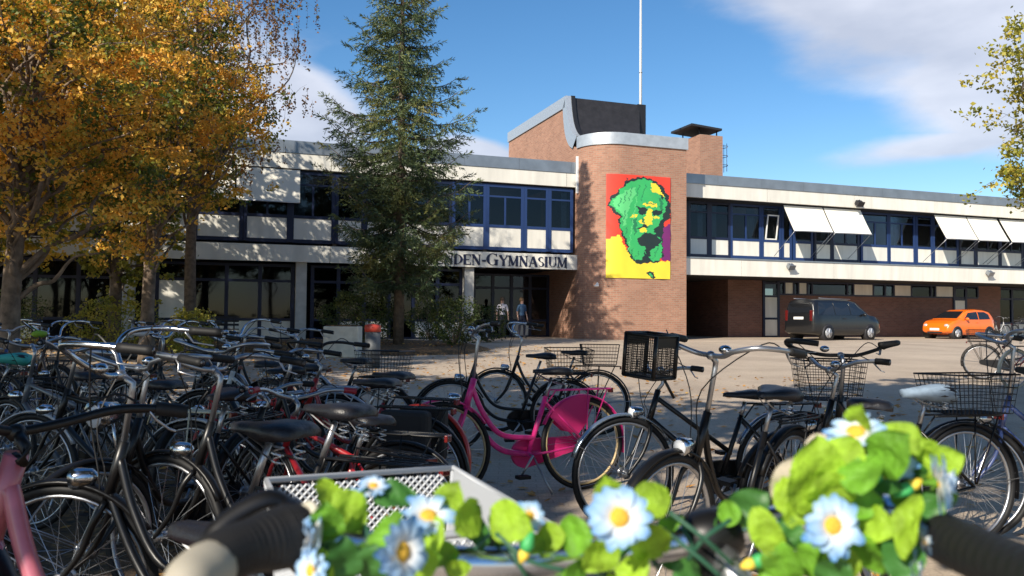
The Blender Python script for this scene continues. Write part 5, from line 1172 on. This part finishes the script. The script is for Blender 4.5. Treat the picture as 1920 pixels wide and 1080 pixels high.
def petals(layers=2, n=13):
    o = MB()
    for ly in range(layers):
        for k in range(n):
            a = 2 * pi * (k + .5 * ly) / n + random.uniform(-.13, .13); Lp = random.uniform(.8, 1.08) * (1 - .12 * ly); w = .17; cup = random.uniform(-.12, .28) + .08 * ly; vs = []
            for i in range(7):
                u = i / 6; r = .12 + (Lp - .12) * u; ww = w * (.45 + .75 * sin(pi * min(.93, u * .8 + .1))) * (1 if i < 6 else .5)
                for v in (-1, 0, 1):
                    z = cup * sin(u * 2.2) + .05 * abs(v) - .02 + .06 * ly; vs.append((cos(a) * r - sin(a) * ww * v, sin(a) * r + cos(a) * ww * v, z))
            o.add(vs, [(i * 3 + j, i * 3 + j + 1, (i + 1) * 3 + j + 1, (i + 1) * 3 + j) for i in range(6) for j in range(2)], 0, True)
    return o
M_yc = mat('daisy_centre', (.88, .50, .05), .8, bump=.5, bscale=30, var=.2, scale=9)
pm = petals().build('daisy', mp_, gt, recalc=False); cm = MB().ball((0, 0, .12), (.30, .30, .16), 16, 8).build('centre', M_yc, pm); km = MB().tube([(0, 0, -.45), (0, 0, -.2), (0, 0, .0)], [.05, .1, .2], 10).build('calyx', M_mid, pm)
DS = [(1160, 970, 64, .535, (0, -.9, .25)), (1557, 985, 62, .54, (.05, -.9, .2)), (1605, 815, 58, .60, (-.25, -.35, .75)), (1757, 905, 56, .575, (.85, -.35, .1)), (803, 972, 54, .57, (.1, -.45, .75)), (748, 1035, 66, .53, (.75, -.6, .15)), (588, 1010, 52, .545, (-.85, -.35, .2)),
      (700, 914, 30, .60, (.1, -.4, .8)), (992, 968, 32, .60, (.2, -.8, .4)), (1728, 1012, 34, .56, (.7, -.4, .2)), (1682, 870, 36, .60, (-.3, -.8, .4)), (588, 1070, 44, .53, (-.5, -.6, .2)), (1438, 1010, 24, .57, (.3, -.8, .3)), (1712, 1062, 40, .55, (.8, -.5, 0)), (655, 935, 26, .60, (-.2, -.5, .8))]
for i, (x, y, p, d, nv_) in enumerate(DS):
    ob_ = pm if i == 0 else petals(2 if i % 3 else 3, random.choice((10, 11, 12, 13))).build('daisy', mp_, gt, recalc=False)
    ob_.location = GI @ at(x, y, d); ob_.rotation_euler = Vector(nv_).to_track_quat('Z', 'Y').to_euler(); ob_.scale = (p / F * d,) * 3
    if i:
        for ch in (cm, km): cc_ = ch.copy(); COL.objects.link(cc_); cc_.parent = ob_
for x, y, d, a in ((985, 1033, .57, 250), (1412, 1055, .56, 200), (1652, 895, .585, 10), (1708, 912, .58, 30)):
    p = at(x, y, d); v = Vector((cos(radians(a)), 0, sin(radians(a)))); o = MB(); o.tube([GI @ (p - v * .014), GI @ (p - v * .005), GI @ p], [.0015, .005, .004], 10); bo_ = o.build('bud', mat('bud_green', (.05, .35, .10), .5), gt); o = MB(); o.tube([GI @ p, GI @ (p + v * .004), GI @ (p + v * .009)], [.004, .004, .0015], 10); o.build('bud_tip', mat('bud_yellow', (.75, .55, .06), .6), bo_)
